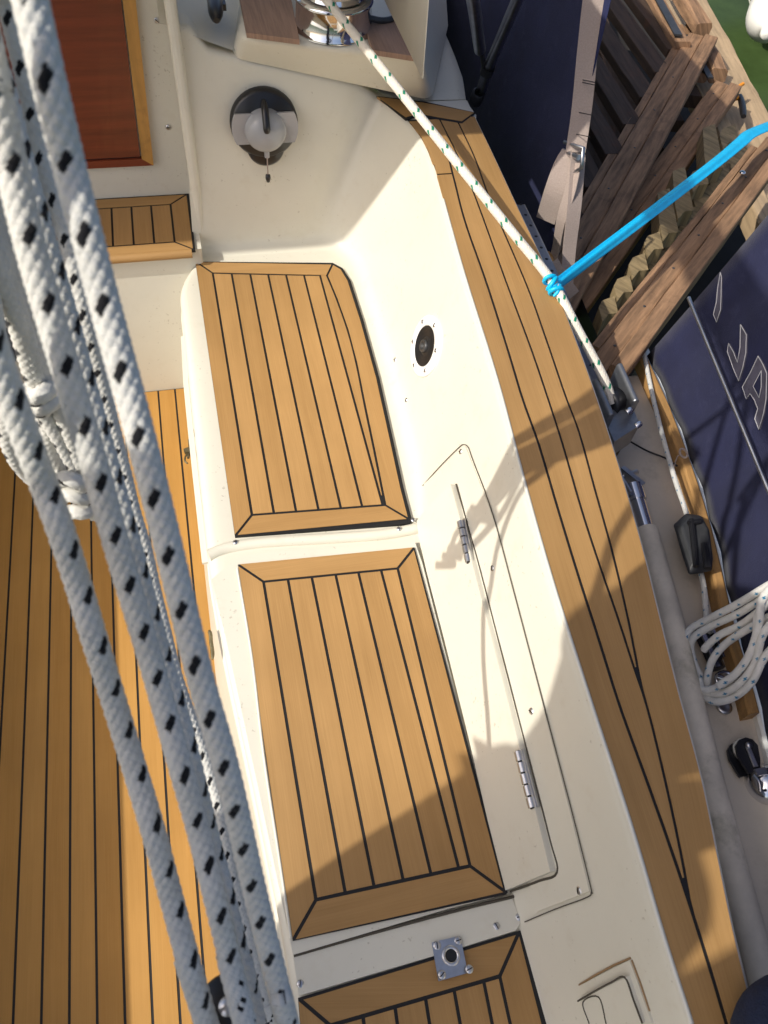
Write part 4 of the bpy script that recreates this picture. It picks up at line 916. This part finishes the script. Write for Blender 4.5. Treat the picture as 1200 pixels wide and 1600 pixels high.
if all(hs):
    nn = sum((h[1] for h in hs), Vector()).normalized(); mb = MB(); ring = [h[0] + nn * .0048 for h in hs]; mb.tube(ring + [ring[0]], .0008, 6, cap=False); mb.build('stitching', ['thread'], lo)
    mb = MB(); mb.prism([h[0] + nn * .0049 for h in hs], nn, .0005, 0); mb.build('letter_hole', ['navy'], lo)
# lower rail wire
mb = MB(); ha, hb = chit(1140, 560), chit(1195, 690); pa_ = ha[0] + ha[1] * .03; pb_ = hb[0] + hb[1] * .03
lw = [pa_ + (pb_ - pa_) * k for k in (-.85, -.4, 0, .5, 1, 2, 3)]
mb.tube(catmull(lw, 5), .0036, 12); tag(mb.build('guard_rail', ['steel']), 'thin steel guard rail rod in front of the lettered navy cloth', 'rail')

yF = P(835, 395, .5).y
t = empty('plain_weathercloth', (0, 0, 0), 'plain navy canvas weathercloth beside the forward coaming, edged by a beige strap', 'weathercloth', 'navy weathercloths')
xE = PY(900, 230, 1.50); 
def XF2(y, z): return lerpf([(1.30, .80), (1.6, .80), (2.0, .80), (3.0, .78)], y) + .10 * (z - .5)
def yedge(z): return lerpf([(.40, 1.36), (.55, 1.375), (.8, 1.47), (1.2, 1.62)], z)
mb = MB(); vs = []; ny, nz = 40, 30
for i in range(ny + 1):
    for j in range(nz + 1):
        z = .42 + .85 * j / nz; y = yedge(z) + (3.1 - yedge(z)) * i / ny
        vs.append((XF2(y, z) + .008 * math.sin(y * 6 + z * 4), y, z))
fsF = [[i*(nz+1) + j, i*(nz+1) + j + 1, (i+1)*(nz+1) + j + 1, (i+1)*(nz+1) + j] for i in range(ny) for j in range(nz)]
mb.add(vs, fsF, 0, smooth=True); oc = mb.build('canvas', ['navy'], t); so = oc.modifiers.new('s', 'SOLIDIFY'); so.thickness = .0015
# stainless frame rods
t = empty('frame_rods', (0, 0, 0), 'two dull steel frame rods meeting beside the forward coaming', 'steel frame')
mb = MB(); j0 = P(752, 142, .72)
mb.tube([P(752, 142, .70), P(762, 108, .76), P(808, 0, .95), P(840, -80, 1.1)], .0125, 14); mb.build('rod', ['steel'], t)
mb = MB(); mb.tube([P(750, 78, .82), P(742, 20, .93), P(730, -60, 1.1)], .0135, 14); mb.build('rod', ['steel'], t)
mb = MB(); mb.tube([P(757, 112, .75), P(752, 78, .82)], .006, 10); mb.lathe([(.016, -.012), (.016, .012)], P(762, 108, .76), P(808, 0, .95) - P(762, 108, .76), 16); mb.lathe([(.017, -.02), (.017, .01), (.012, .014)], P(746, 150, .69), P(808, 0, .95) - P(762, 108, .76), 16); mb.build('joint', ['dkgrey'], t)

# beige strap along the cloth edge, buckle, tails
def band(mb, pts, w, nrm_hint, t=.0022, mi=0, n=6):
    pa = catmull(pts, n); vs = []; uv = []; k_ = len(pa); acc = 0; ww = w if isinstance(w, (list, tuple)) else None
    for k, p in enumerate(pa):
        tg = (pa[min(k_-1, k+1)] - pa[max(0, k-1)]).normalized(); sd = tg.cross(nrm_hint).normalized(); up = sd.cross(tg)
        wk = w if ww is None else ww[0] + (ww[1] - ww[0]) * k / (k_-1)
        if k: acc += (p - pa[k-1]).length
        for a, b in ((-.5, 0), (.5, 0), (.5, -1), (-.5, -1)): vs.append(p + sd * a * wk + up * b * t); uv.append((a * wk, acc))
    fs = [[k*4 + q, k*4 + (q+1) % 4, (k+1)*4 + (q+1) % 4, (k+1)*4 + q] for k in range(k_-1) for q in range(4)] + [[0, 1, 2, 3], [len(vs)-4 + q for q in (3, 2, 1, 0)]]
    mb.add(vs, fs, mi, uv)
t = empty('webbing_strap', (0, 0, 0), 'faded beige webbing strap with a steel buckle and loose folded tail', 'strap')
tocam = (CAM - P(900, 200, .7)).normalized()
def onF(u, v, off=.014):
    z = .8
    for _ in range(30):
        x = XF2(0, z) - off; r = ray(u, v); p = CAM + r * (x / r.x); z = .5 * z + .5 * p.z
    return p
mb = MB(); band(mb, [onF(936, -60), onF(927, 0), onF(918, 80), onF(909, 170), onF(899, 238)], .042, tocam); ob = mb.build('webbing', ['strap'], t)
for y_ in (125, 129, 176, 210):
    mb = MB(); uc = 914 - (y_ - 125) * .11
    mb.tube([onF(uc - 17, y_ - 3, .0175), onF(uc + 17, y_ + 4, .0175)], .0009, 6); mb.build('stitching', ['blkr'], ob)
zb2 = onF(893, 240).z
mb = MB(); band(mb, [onF(893, 240, .02), onF(880, 262, .035), onF(866, 300, .045), onF(852, 345, .04)], .046, tocam + Vector((-.3, 0, 0))); band(mb, [onF(899, 255, .02), onF(890, 300, .03), onF(876, 345, .035), onF(868, 390, .02), onF(858, 420, .02)], [.034, .022], tocam + Vector((-1.2, .3, 0))); band(mb, [onF(904, 240, .012), onF(898, 320, .02), onF(890, 390, .02), onF(886, 450, .02)], [.036, .030], tocam + Vector((.5, 0, 0))); band(mb, [P(862, 410, .60), P(880, 440, .58), P(896, 462, .57)], .03, tocam); mb.build('tail', ['strap'], t)
mb = MB(); bq = [onF(u, v, .022) for u, v in ((882, 222), (912, 232), (908, 262), (896, 270))]; mb.tube(bq, .004, 8); mb.tube([onF(880, 236, .024), onF(904, 246, .024)], .006, 8); mb.build('buckle', ['steel'], t)
mb = MB(); mb.tube(catmull([P(856, 396, .56), P(862, 412, .56), P(858, 430, .55)], 4), [.006, .008, .008, .009, .008, .008, .007, .006, .004], 7); mb.tube(catmull([P(872, 425, .56), P(876, 442, .56), P(874, 455, .55)], 4), [.004, .006, .008, .007, .006, .006, .005, .004, .003], 7)
tag(mb.build('rust_scraps', ['oldteak']), 'orange brown scraps of bark lying under the strap tail', 'scraps')

# perforated grey track beside the coaming
mb = MB(); tr_ = [P(806, 322, .70), P(830, 372, .70), P(852, 420, .70), P(872, 466, .70), P(900, 540, .66), P(925, 600, .62)]
for a, b in zip(tr_, tr_[1:]): mb.board(a + Vector((.010, 0, 0)), b + Vector((.010, 0, 0)), .020, .006, mi=0)
for k in range(14):
    p = resample(tr_, 14)[k] + Vector((.010, 0, .0032)); mb.lathe([(.0035, 0), (0, .0005)], p, (0, 0, 1), 10, 1)
mb.build('perforated_track', ['alu', 'blkr'], boat)

# ------------------------------------------------------------------ timber boarding steps
def step(label, z, beam, slat_dir, nsl, slat_len, sw, bw, mats, gap=.03, start=.06):
    t = empty('timber_step', (0, 0, 0), label, 'timber step', 'timber boarding steps')
    a = P(*beam[0], z); b = P(*beam[1], z); d = (b - a).normalized(); sd = Vector((-d.y, d.x, 0))
    mb = MB(); mb.board(a, b, bw * .56, .045, jag=.0008, ch=.07); fr_ = mb.build('nosing', [mats[0]], t)
    mb = MB(); a2 = a + sd * bw * .62 - d * .01; mb.board(a2 + Vector((0, 0, -.006)), b + sd * bw * .62 + d * .004 - Vector((0, 0, .006)), bw * .64, .036, jag=.001, ch=.07); 
    for k in range(7): mb.lathe([(.0035, 0), (.003, .001), (0, .0014)], a.lerp(b, .06 + k * .146) + sd * bw * .62 + Vector((random.uniform(-.006, .006), random.uniform(-.006, .006), .0125)), (0, 0, 1), 8, 1)
    mb.build('tread_board', [mats[0], 'dkgrey'], t)
    if z == .405: return t, a, b, d, sd
    mb = MB(); mb.board(a + sd * bw * 1.12 - Vector((0, 0, .012)) + d * .05, b + sd * bw * 1.12 - Vector((0, 0, .012)) - d * .05, bw * .30, .03, jag=.0012, ch=.08); mb.build('batten', [mats[0]], t)
    return t, a, b, d, sd
wood_dir = None
# step 1 (forward)
t, a, b, d, sd = step('forward timber step with long dark slatted boards behind its front beam', .46, ((868, 512), (1108, 66)), None, 0, 0, 0, .082, ['wood'])
L_ = (b - a).length
for k in range(9):
    s_ = .03 + k * (L_ - .12) / 8.2; p0 = a + d * s_ + sd * .085 - Vector((0, 0, .012)); mb = MB()
    q = P(*[(905 - 100, 150 - 80)][0], .45)
    dirw = (P(900, -20, .45) - P(1010, 145, .45)).normalized()
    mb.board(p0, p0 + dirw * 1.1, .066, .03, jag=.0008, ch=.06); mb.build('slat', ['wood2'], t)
mb = MB(); r0 = P(1082, 58, .485); r1 = P(1010, -60, .485); mb.board(P(1066, 72, .475), P(1000, -40, .475), .055, .03, jag=.002, ch=.2); mb.build('side_board', ['wood'], t)
mb = MB(); mb.board(P(1060, 55, .50), P(1005, -45, .50), .028, .006); mb.build('grip_strip', ['dkgrey'], t)
mb = MB(); mb.board(P(1098, 48, .48), P(1034, -60, .48), .06, .05, jag=.003, ch=.2); mb.build('edge_beam', ['wood'], t)
# underside of step 1
# step 2 (middle)
t, a, b, d, sd = step('middle timber step with a split weathered front beam', .405, ((899, 492), (1146, 142)), None, 0, 0, 0, .074, ['wood'])
L_ = (b - a).length; dirw = (P(1060, 70, .39) - P(1110, 165, .39)).normalized()
for k in range(7):
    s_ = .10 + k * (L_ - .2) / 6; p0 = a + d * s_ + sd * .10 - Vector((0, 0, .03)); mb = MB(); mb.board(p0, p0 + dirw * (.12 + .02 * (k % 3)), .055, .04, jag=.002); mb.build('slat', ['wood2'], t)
mb = MB(); mb.board(P(1094, 122, .41), P(1056, 45, .41), .05, .03, jag=.002, ch=.2); mb.board(P(1122, 118, .42), P(1082, 40, .42), .06, .05, jag=.003, ch=.2); mb.build('side_board', ['wood'], t)
mb = MB(); mb.board(P(1110, 122, .432), P(1072, 55, .432), .022, .006); mb.build('grip_strip', ['dkgrey'], t)
# step 3 (near)
t, a, b, d, sd = step('nearest timber step resting on the deck edge, front beam end over the rail', .575, ((962, 588), (1225, 233)), None, 0, 0, 0, .062, ['wood'])
L_ = (b - a).length
hexb = [(935.5, 480), (941, 469.5), (960, 462.5), (966, 489), (951, 490.5), (941.6, 503)]
lowb = [(939, 506), (952, 493), (976, 490), (984, 520), (952, 548)]
for k in range(9):
    du, dv = 23.6 * k, -33.6 * k; gx = 1 + .03 * k
    top_ = [(u + du, v + dv) for u, v in hexb]
    if k in (4, 5, 7): top_ = [(u - (8 if i in (1, 2) else 0), v - (34 if i in (1, 2) else 0) + (8 if i > 2 else 0)) for i, (u, v) in enumerate(top_)]
    mb = MB(); mb.prism([P(u, v, .475) for u, v in top_], (0, 0, 1), .06, 0, uvd=(-.5, .8, 0), tone=0); bl_ = mb.build('slat', ['woodg'], t); bv = bl_.modifiers.new('b', 'BEVEL'); bv.width = .005; bv.segments = 2
    mb = MB(); mb.prism([P(u + du, v + dv, .43) for u, v in lowb], (0, 0, 1), .05, 0, uvd=(-.5, .8, 0)); bl_ = mb.build('under_slat', ['woodg'], t); bv = bl_.modifiers.new('b', 'BEVEL'); bv.width = .004; bv.segments = 2
for u, v in ((1160, 270), (968, 587)):
    mb = MB(); mb.lathe([(.008, 0), (.008, .003), (.004, .005), (0, .005)], P(u, v, .60), (0, 0, 1), 14); mb.build('bolt', ['chrome'], t)

# jetty timber edge and deck, water, neighbour
t = empty('jetty', (0, 0, 0), 'pale sawn timber jetty edge beside the green water', 'jetty')
mb = MB(); zj = .26
ja0, ja1 = P(1050, -60, zj), P(1245, 300, zj); dj = (ja1 - ja0).normalized(); sj = Vector((dj.y, -dj.x, 0))
if sj.x < 0: sj = -sj
e0_, e1_ = P(1072, -30, zj), P(1187, 205, zj)
mb.board(e0_ - sj * .10 - dj * .5, e1_ - sj * .10 + dj * .8, .20, .12, jag=.003, ch=.06); mb.build('edge_timber', ['woodp'], t)
mb = MB(); mb.board(e0_ - sj * .24 - dj * .5 + Vector((0, 0, .05)), e1_ - sj * .22 + dj * .8 + Vector((0, 0, .05)), .07, .08, jag=.003, ch=.1); mb.build('kerb_timber', ['woodp'], t)
mb = MB()
for k in range(7):
    o_ = .34 + k * .105; mb.board(e0_ - sj * o_ - dj * .6 - Vector((0, 0, .2)), e1_ - sj * o_ + dj * .3 - Vector((0, 0, .2)), .09, .04, jag=.002)
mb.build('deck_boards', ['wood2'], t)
mb = MB(); mb.prism([P(u, v, -.06) for u, v in ((880, -120), (1050, -120), (1070, -30), (1165, 190), (1220, 330), (1100, 640), (880, 600))], (0, 0, 1), .06, 0); mb.build('gap_shade_sheet', ['gapdark'], t)  # dark sheet added so the gaps between the steps read as shade
t = empty('pocket_tool', (0, 0, 0), 'black handled tool with an orange hook lying on the jetty timber', 'hand tool')
zt = zj + .13
mb = MB(); mb.tube(catmull([P(1156, 150, zt), P(1160, 165, zt), P(1162, 182, zt)], 5), [.008, .0095, .010, .0105, .011, .011, .011, .011, .0105, .010, .008], 12); mb.build('handle', ['blk'], t)
mb = MB(); mb.tube(catmull([P(1161, 131, zt), P(1154, 136, zt), P(1149, 144, zt), P(1150, 154, zt), P(1154, 152, zt)], 5), .0062, 10); mb.build('hook', ['orange'], t)
mb = MB(); mb.add([(-60, -60, -.62), (60, -60, -.62), (60, 60, -.62), (-60, 60, -.62)], [[0, 1, 2, 3]], 0); tag(mb.build('water', ['water']), kind='structure')
t = empty('fender', (0, 0, 0), 'white vinyl boat fender hanging over the green water at the top right corner', 'fender')
fc = P(1204, 22, -.05); ax = (P(1187, 80, -.05) - P(1212, -30, -.05)).normalized(); px_ = (fc - CAM).length / 1200
mb = MB(); rr = 27 * px_; ln = 62 * px_
prof = [(.0001, -ln)] + [(rr * math.sin(a), -ln * .6 - ln * .4 * math.cos(a)) for a in [k * .26 for k in range(1, 6)]] + [(rr, ln * .1)] + [(rr * (1 - .75 * s_**2.2), ln * (.1 + .62 * s_)) for s_ in (.3, .5, .7, .85, 1)]
mb.lathe(prof + [(.22 * rr, ln * .80), (.26 * rr, ln * .95), (.18 * rr, ln * 1.02), (0, ln * 1.02)], fc, ax, 32); mb.build('body', ['fender'], t)
mb = MB(); mb.lathe([(.05 * rr * 2, 0), (0, .001)], fc + ax * ln * .9 + (CAM - fc).normalized() * rr * .26, CAM - fc, 12); mb.build('eye', ['blkr'], t)
t = empty('neighbour_boat', (0, 0, 0), 'white hull edge of a neighbouring boat behind the fender at the top right', 'boat')
mb = MB(); mb.prism([P(1164, -60, -.38), P(1186, 20, -.38), P(1210, 34, -.38), P(1300, 40, -.38), P(1300, -90, -.38)], (0, 0, 1), .06, 0); mb.build('hull', ['gelw'], t)
mb = MB(); mb.board(P(1163, -60, -.39), P(1184, 21, -.39), .03, .04, ch=.1); mb.build('rubbing_strake', ['dkgrey'], t)

# rounded stand-in for unidentified navy fabric at the lower right corner
mb = MB(); bc = P(1272, 1662, .80); 
for i in range(1): pass
prof = [(.0, .055)] + [(.075 * math.sin(a) ** .7, .055 * math.cos(a)) for a in [k * math.pi / 14 for k in range(1, 14)]] + [(0, -.055)]
mb.lathe(prof, bc, (.1, .1, 1), 36); ob = mb.build('navy_fabric_form', ['navyjean']); tag(ob, 'rounded dark navy fabric form at the bottom right corner on the coaming', 'fabric')

# ------------------------------------------------------------------ things above and behind that shade the cockpit
t = empty('sprayhood', (0, 0, 0), 'unseen canvas sprayhood shaped for its shade, made pale to brighten beneath', 'sprayhood')  # unseen hood, placed and widened for the shade it casts
mb = MB(); vs = []
for i in range(21):
    a = math.pi * i / 20
    for j in range(9):
        y = 1.335 + .10 * j; zt_ = 1.52 + .0 * j - .02 * (j / 8) ** 2 * 10
        vs.append((-.70 - 1.12 * math.cos(a), y, .98 + (zt_ - .98) * min(1, math.sin(a) * 2.2) ** .5 if i not in (0, 20) else .98))
mb.add(vs, [[i*9 + j, i*9 + j + 1, (i+1)*9 + j + 1, (i+1)*9 + j] for i in range(20) for j in range(8)], 0, smooth=True); oc = mb.build('hood_canvas', ['hood'], t); so = oc.modifiers.new('s', 'SOLIDIFY'); so.thickness = .002
mb = MB(); mb.tube([Vector((-.70 - 1.12 * math.cos(math.pi * i / 20), 1.335, .98 + (.54) * min(1, math.sin(math.pi * i / 20) * 2.2) ** .5 - .004)) for i in range(1, 20)], .0125, 10); mb.build('hood_bow', ['steel'], t)

# port bench (out of frame) that shades the floor
mb = MB(); mb.prism([(-1.3, -.6, ZB), (-.735, -.6, ZB), (-.735, 1.66, ZB), (-1.3, 1.66, ZB)], (0, 0, 1), ZB + .02, 0)
pb = mb.build('port_bench', ['gel'], boat); bv = pb.modifiers.new('b', 'BEVEL'); bv.width = .02; bv.segments = 3
mb = MB(); mb.board((-.62, -1.2, 2.14), (-.30, 2.6, 2.10), .09, .12, ch=.3); tag(mb.build('boom', ['alu']), 'grey aluminium boom above the cockpit', 'boom')

# the photographer, standing in the cockpit behind the camera
def person():
    J = {'pel': (-.58, -.19, .92), 'wst': (-.58, -.18, 1.08), 'chs': (-.57, -.17, 1.30), 'nek': (-.55, -.10, 1.50), 'hd0': (-.53, -.04, 1.60), 'hd1': (-.52, .0, 1.72), 'hd2': (-.53, -.0, 1.80),
         'sl': (-.56, -.02, 1.42), 'el': (-.38, -.03, 1.27), 'wl': (-.17, -.10, 1.48), 'hl': (-.10, -.10, 1.54), 'trp': (-.57, -.22, 1.52), 'sr': (-.57, -.33, 1.50), 'er': (-.55, -.38, 1.68), 'wr': (-.50, -.34, 1.84), 'hr': (-.48, -.30, 1.92),
         'hpl': (-.58, -.10, .86), 'kl': (-.56, -.09, .47), 'al': (-.60, -.10, .07), 'tl': (-.50, -.10, .035), 'hpr': (-.58, -.29, .86), 'kr': (-.56, -.31, .47), 'ar': (-.60, -.32, .07), 'tr': (-.50, -.32, .035)}
    E_ = [('pel', 'wst'), ('wst', 'chs'), ('chs', 'nek'), ('nek', 'hd0'), ('hd0', 'hd1'), ('hd1', 'hd2'), ('chs', 'sl'), ('sl', 'el'), ('el', 'wl'), ('wl', 'hl'), ('nek', 'trp'), ('trp', 'sr'), ('sr', 'er'), ('er', 'wr'), ('wr', 'hr'), ('pel', 'hpl'), ('hpl', 'kl'), ('kl', 'al'), ('al', 'tl'), ('pel', 'hpr'), ('hpr', 'kr'), ('kr', 'ar'), ('ar', 'tr')]
    Rd = {'pel': (.17, .19), 'wst': (.17, .20), 'chs': (.17, .20), 'nek': (.13, .15), 'hd0': (.085, .10), 'hd1': (.11, .13), 'hd2': (.09, .12), 'sl': (.085,)*2, 'el': (.055,)*2, 'wl': (.034,)*2, 'hl': (.035,)*2, 'trp': (.16, .15), 'sr': (.10,)*2, 'er': (.085,)*2, 'wr': (.055,)*2, 'hr': (.03,)*2, 'hpl': (.095,)*2, 'kl': (.068,)*2, 'al': (.045,)*2, 'tl': (.04,)*2, 'hpr': (.095,)*2, 'kr': (.068,)*2, 'ar': (.045,)*2, 'tr': (.04,)*2}
    ks_ = list(J); me = bpy.data.meshes.new('person'); me.from_pydata([J[k] for k in ks_], [(ks_.index(a), ks_.index(b)) for a, b in E_], [])
    o = bpy.data.objects.new('person', me); COL.objects.link(o)
    sk = o.modifiers.new('skin', 'SKIN'); sv = me.skin_vertices[0].data if me.skin_vertices else None
    if sv is None:
        me.attributes; bm = bmesh.new(); bm.from_mesh(me); bm.verts.layers.skin.verify(); bm.to_mesh(me); bm.free(); sv = me.skin_vertices[0].data
    for i, k in enumerate(ks_): sv[i].radius = Rd[k]; sv[i].use_root = (k == 'pel')
    sb = o.modifiers.new('sub', 'SUBSURF'); sb.levels = sb.render_levels = 2
    dg = bpy.context.evaluated_depsgraph_get(); me2 = bpy.data.meshes.new_from_object(o.evaluated_get(dg)); o.modifiers.clear(); o.data = me2
    me2.materials.clear()
    for m in ('jacket', 'skin', 'navyjean'): me2.materials.append(M[m])
    for p in me2.polygons:
        c = p.center; p.use_smooth = True
        p.material_index = 1 if (c.z > 1.62 and abs(c.y) < .16 and c.x > -.70 and c.y > -.2) or (c - Vector(J['hl'])).length < .09 or (c - Vector(J['hr'])).length < .10 else (2 if c.z < .88 else 0)
    mb = MB(); hc = Vector((-.53, -.005, 1.765)); mb.lathe([(.128, -.03)] + [(.128 * math.cos(a), .115 * math.sin(a)) for a in [k * math.pi / 16 for k in range(9)]], hc, (-.15, 0, 1), 28); mb.build('cap', ['navyjean'], o)
    return o
tag(person(), 'person in dark clothes standing in the cockpit behind the camera, arms raised', 'person')

# ------------------------------------------------------------------ light, world, camera
w = bpy.data.worlds.new('World'); S.world = w; w.use_nodes = True; nt = w.node_tree
sky = nt.nodes.new('ShaderNodeTexSky'); sky.sky_type = 'NISHITA'; sky.sun_disc = False
sp = -SUN; sky.sun_elevation = math.asin(sp.z); sky.sun_rotation = math.atan2(sp.x, sp.y)
sky.air_density = .7; sky.dust_density = 3.3; sky.ozone_density = .2
nt.links.new(sky.outputs[0], nt.nodes['Background'].inputs[0]); nt.nodes['Background'].inputs[1].default_value = .15
ld = bpy.data.lights.new('sun', 'SUN'); ld.energy = 3.4; ld.angle = math.radians(.6); ld.color = (1, .95, .86)
lo_ = bpy.data.objects.new('sun', ld); COL.objects.link(lo_); lo_.rotation_euler = SUN.to_track_quat('-Z', 'Y').to_euler()
cd = bpy.data.cameras.new('camera'); cd.sensor_fit = 'HORIZONTAL'; cd.sensor_width = 36; cd.lens = 36.0; cd.clip_start = .02; cd.clip_end = 300
cd.dof.use_dof = True; cd.dof.focus_distance = 1.45; cd.dof.aperture_fstop = 16
cam = bpy.data.objects.new('camera', cd); COL.objects.link(cam)
Mx = Matrix(((R.x, -R.y, -R.z), (F.x, -F.y, -F.z), (-D.x, D.y, D.z))).to_4x4(); Mx.translation = CAM; cam.matrix_world = Mx
S.camera = cam
S.render.resolution_x, S.render.resolution_y = 768, 1024
S.view_settings.view_transform = 'Standard'; S.view_settings.look = 'None'; S.view_settings.gamma = 1; S.view_settings.exposure = 0.22
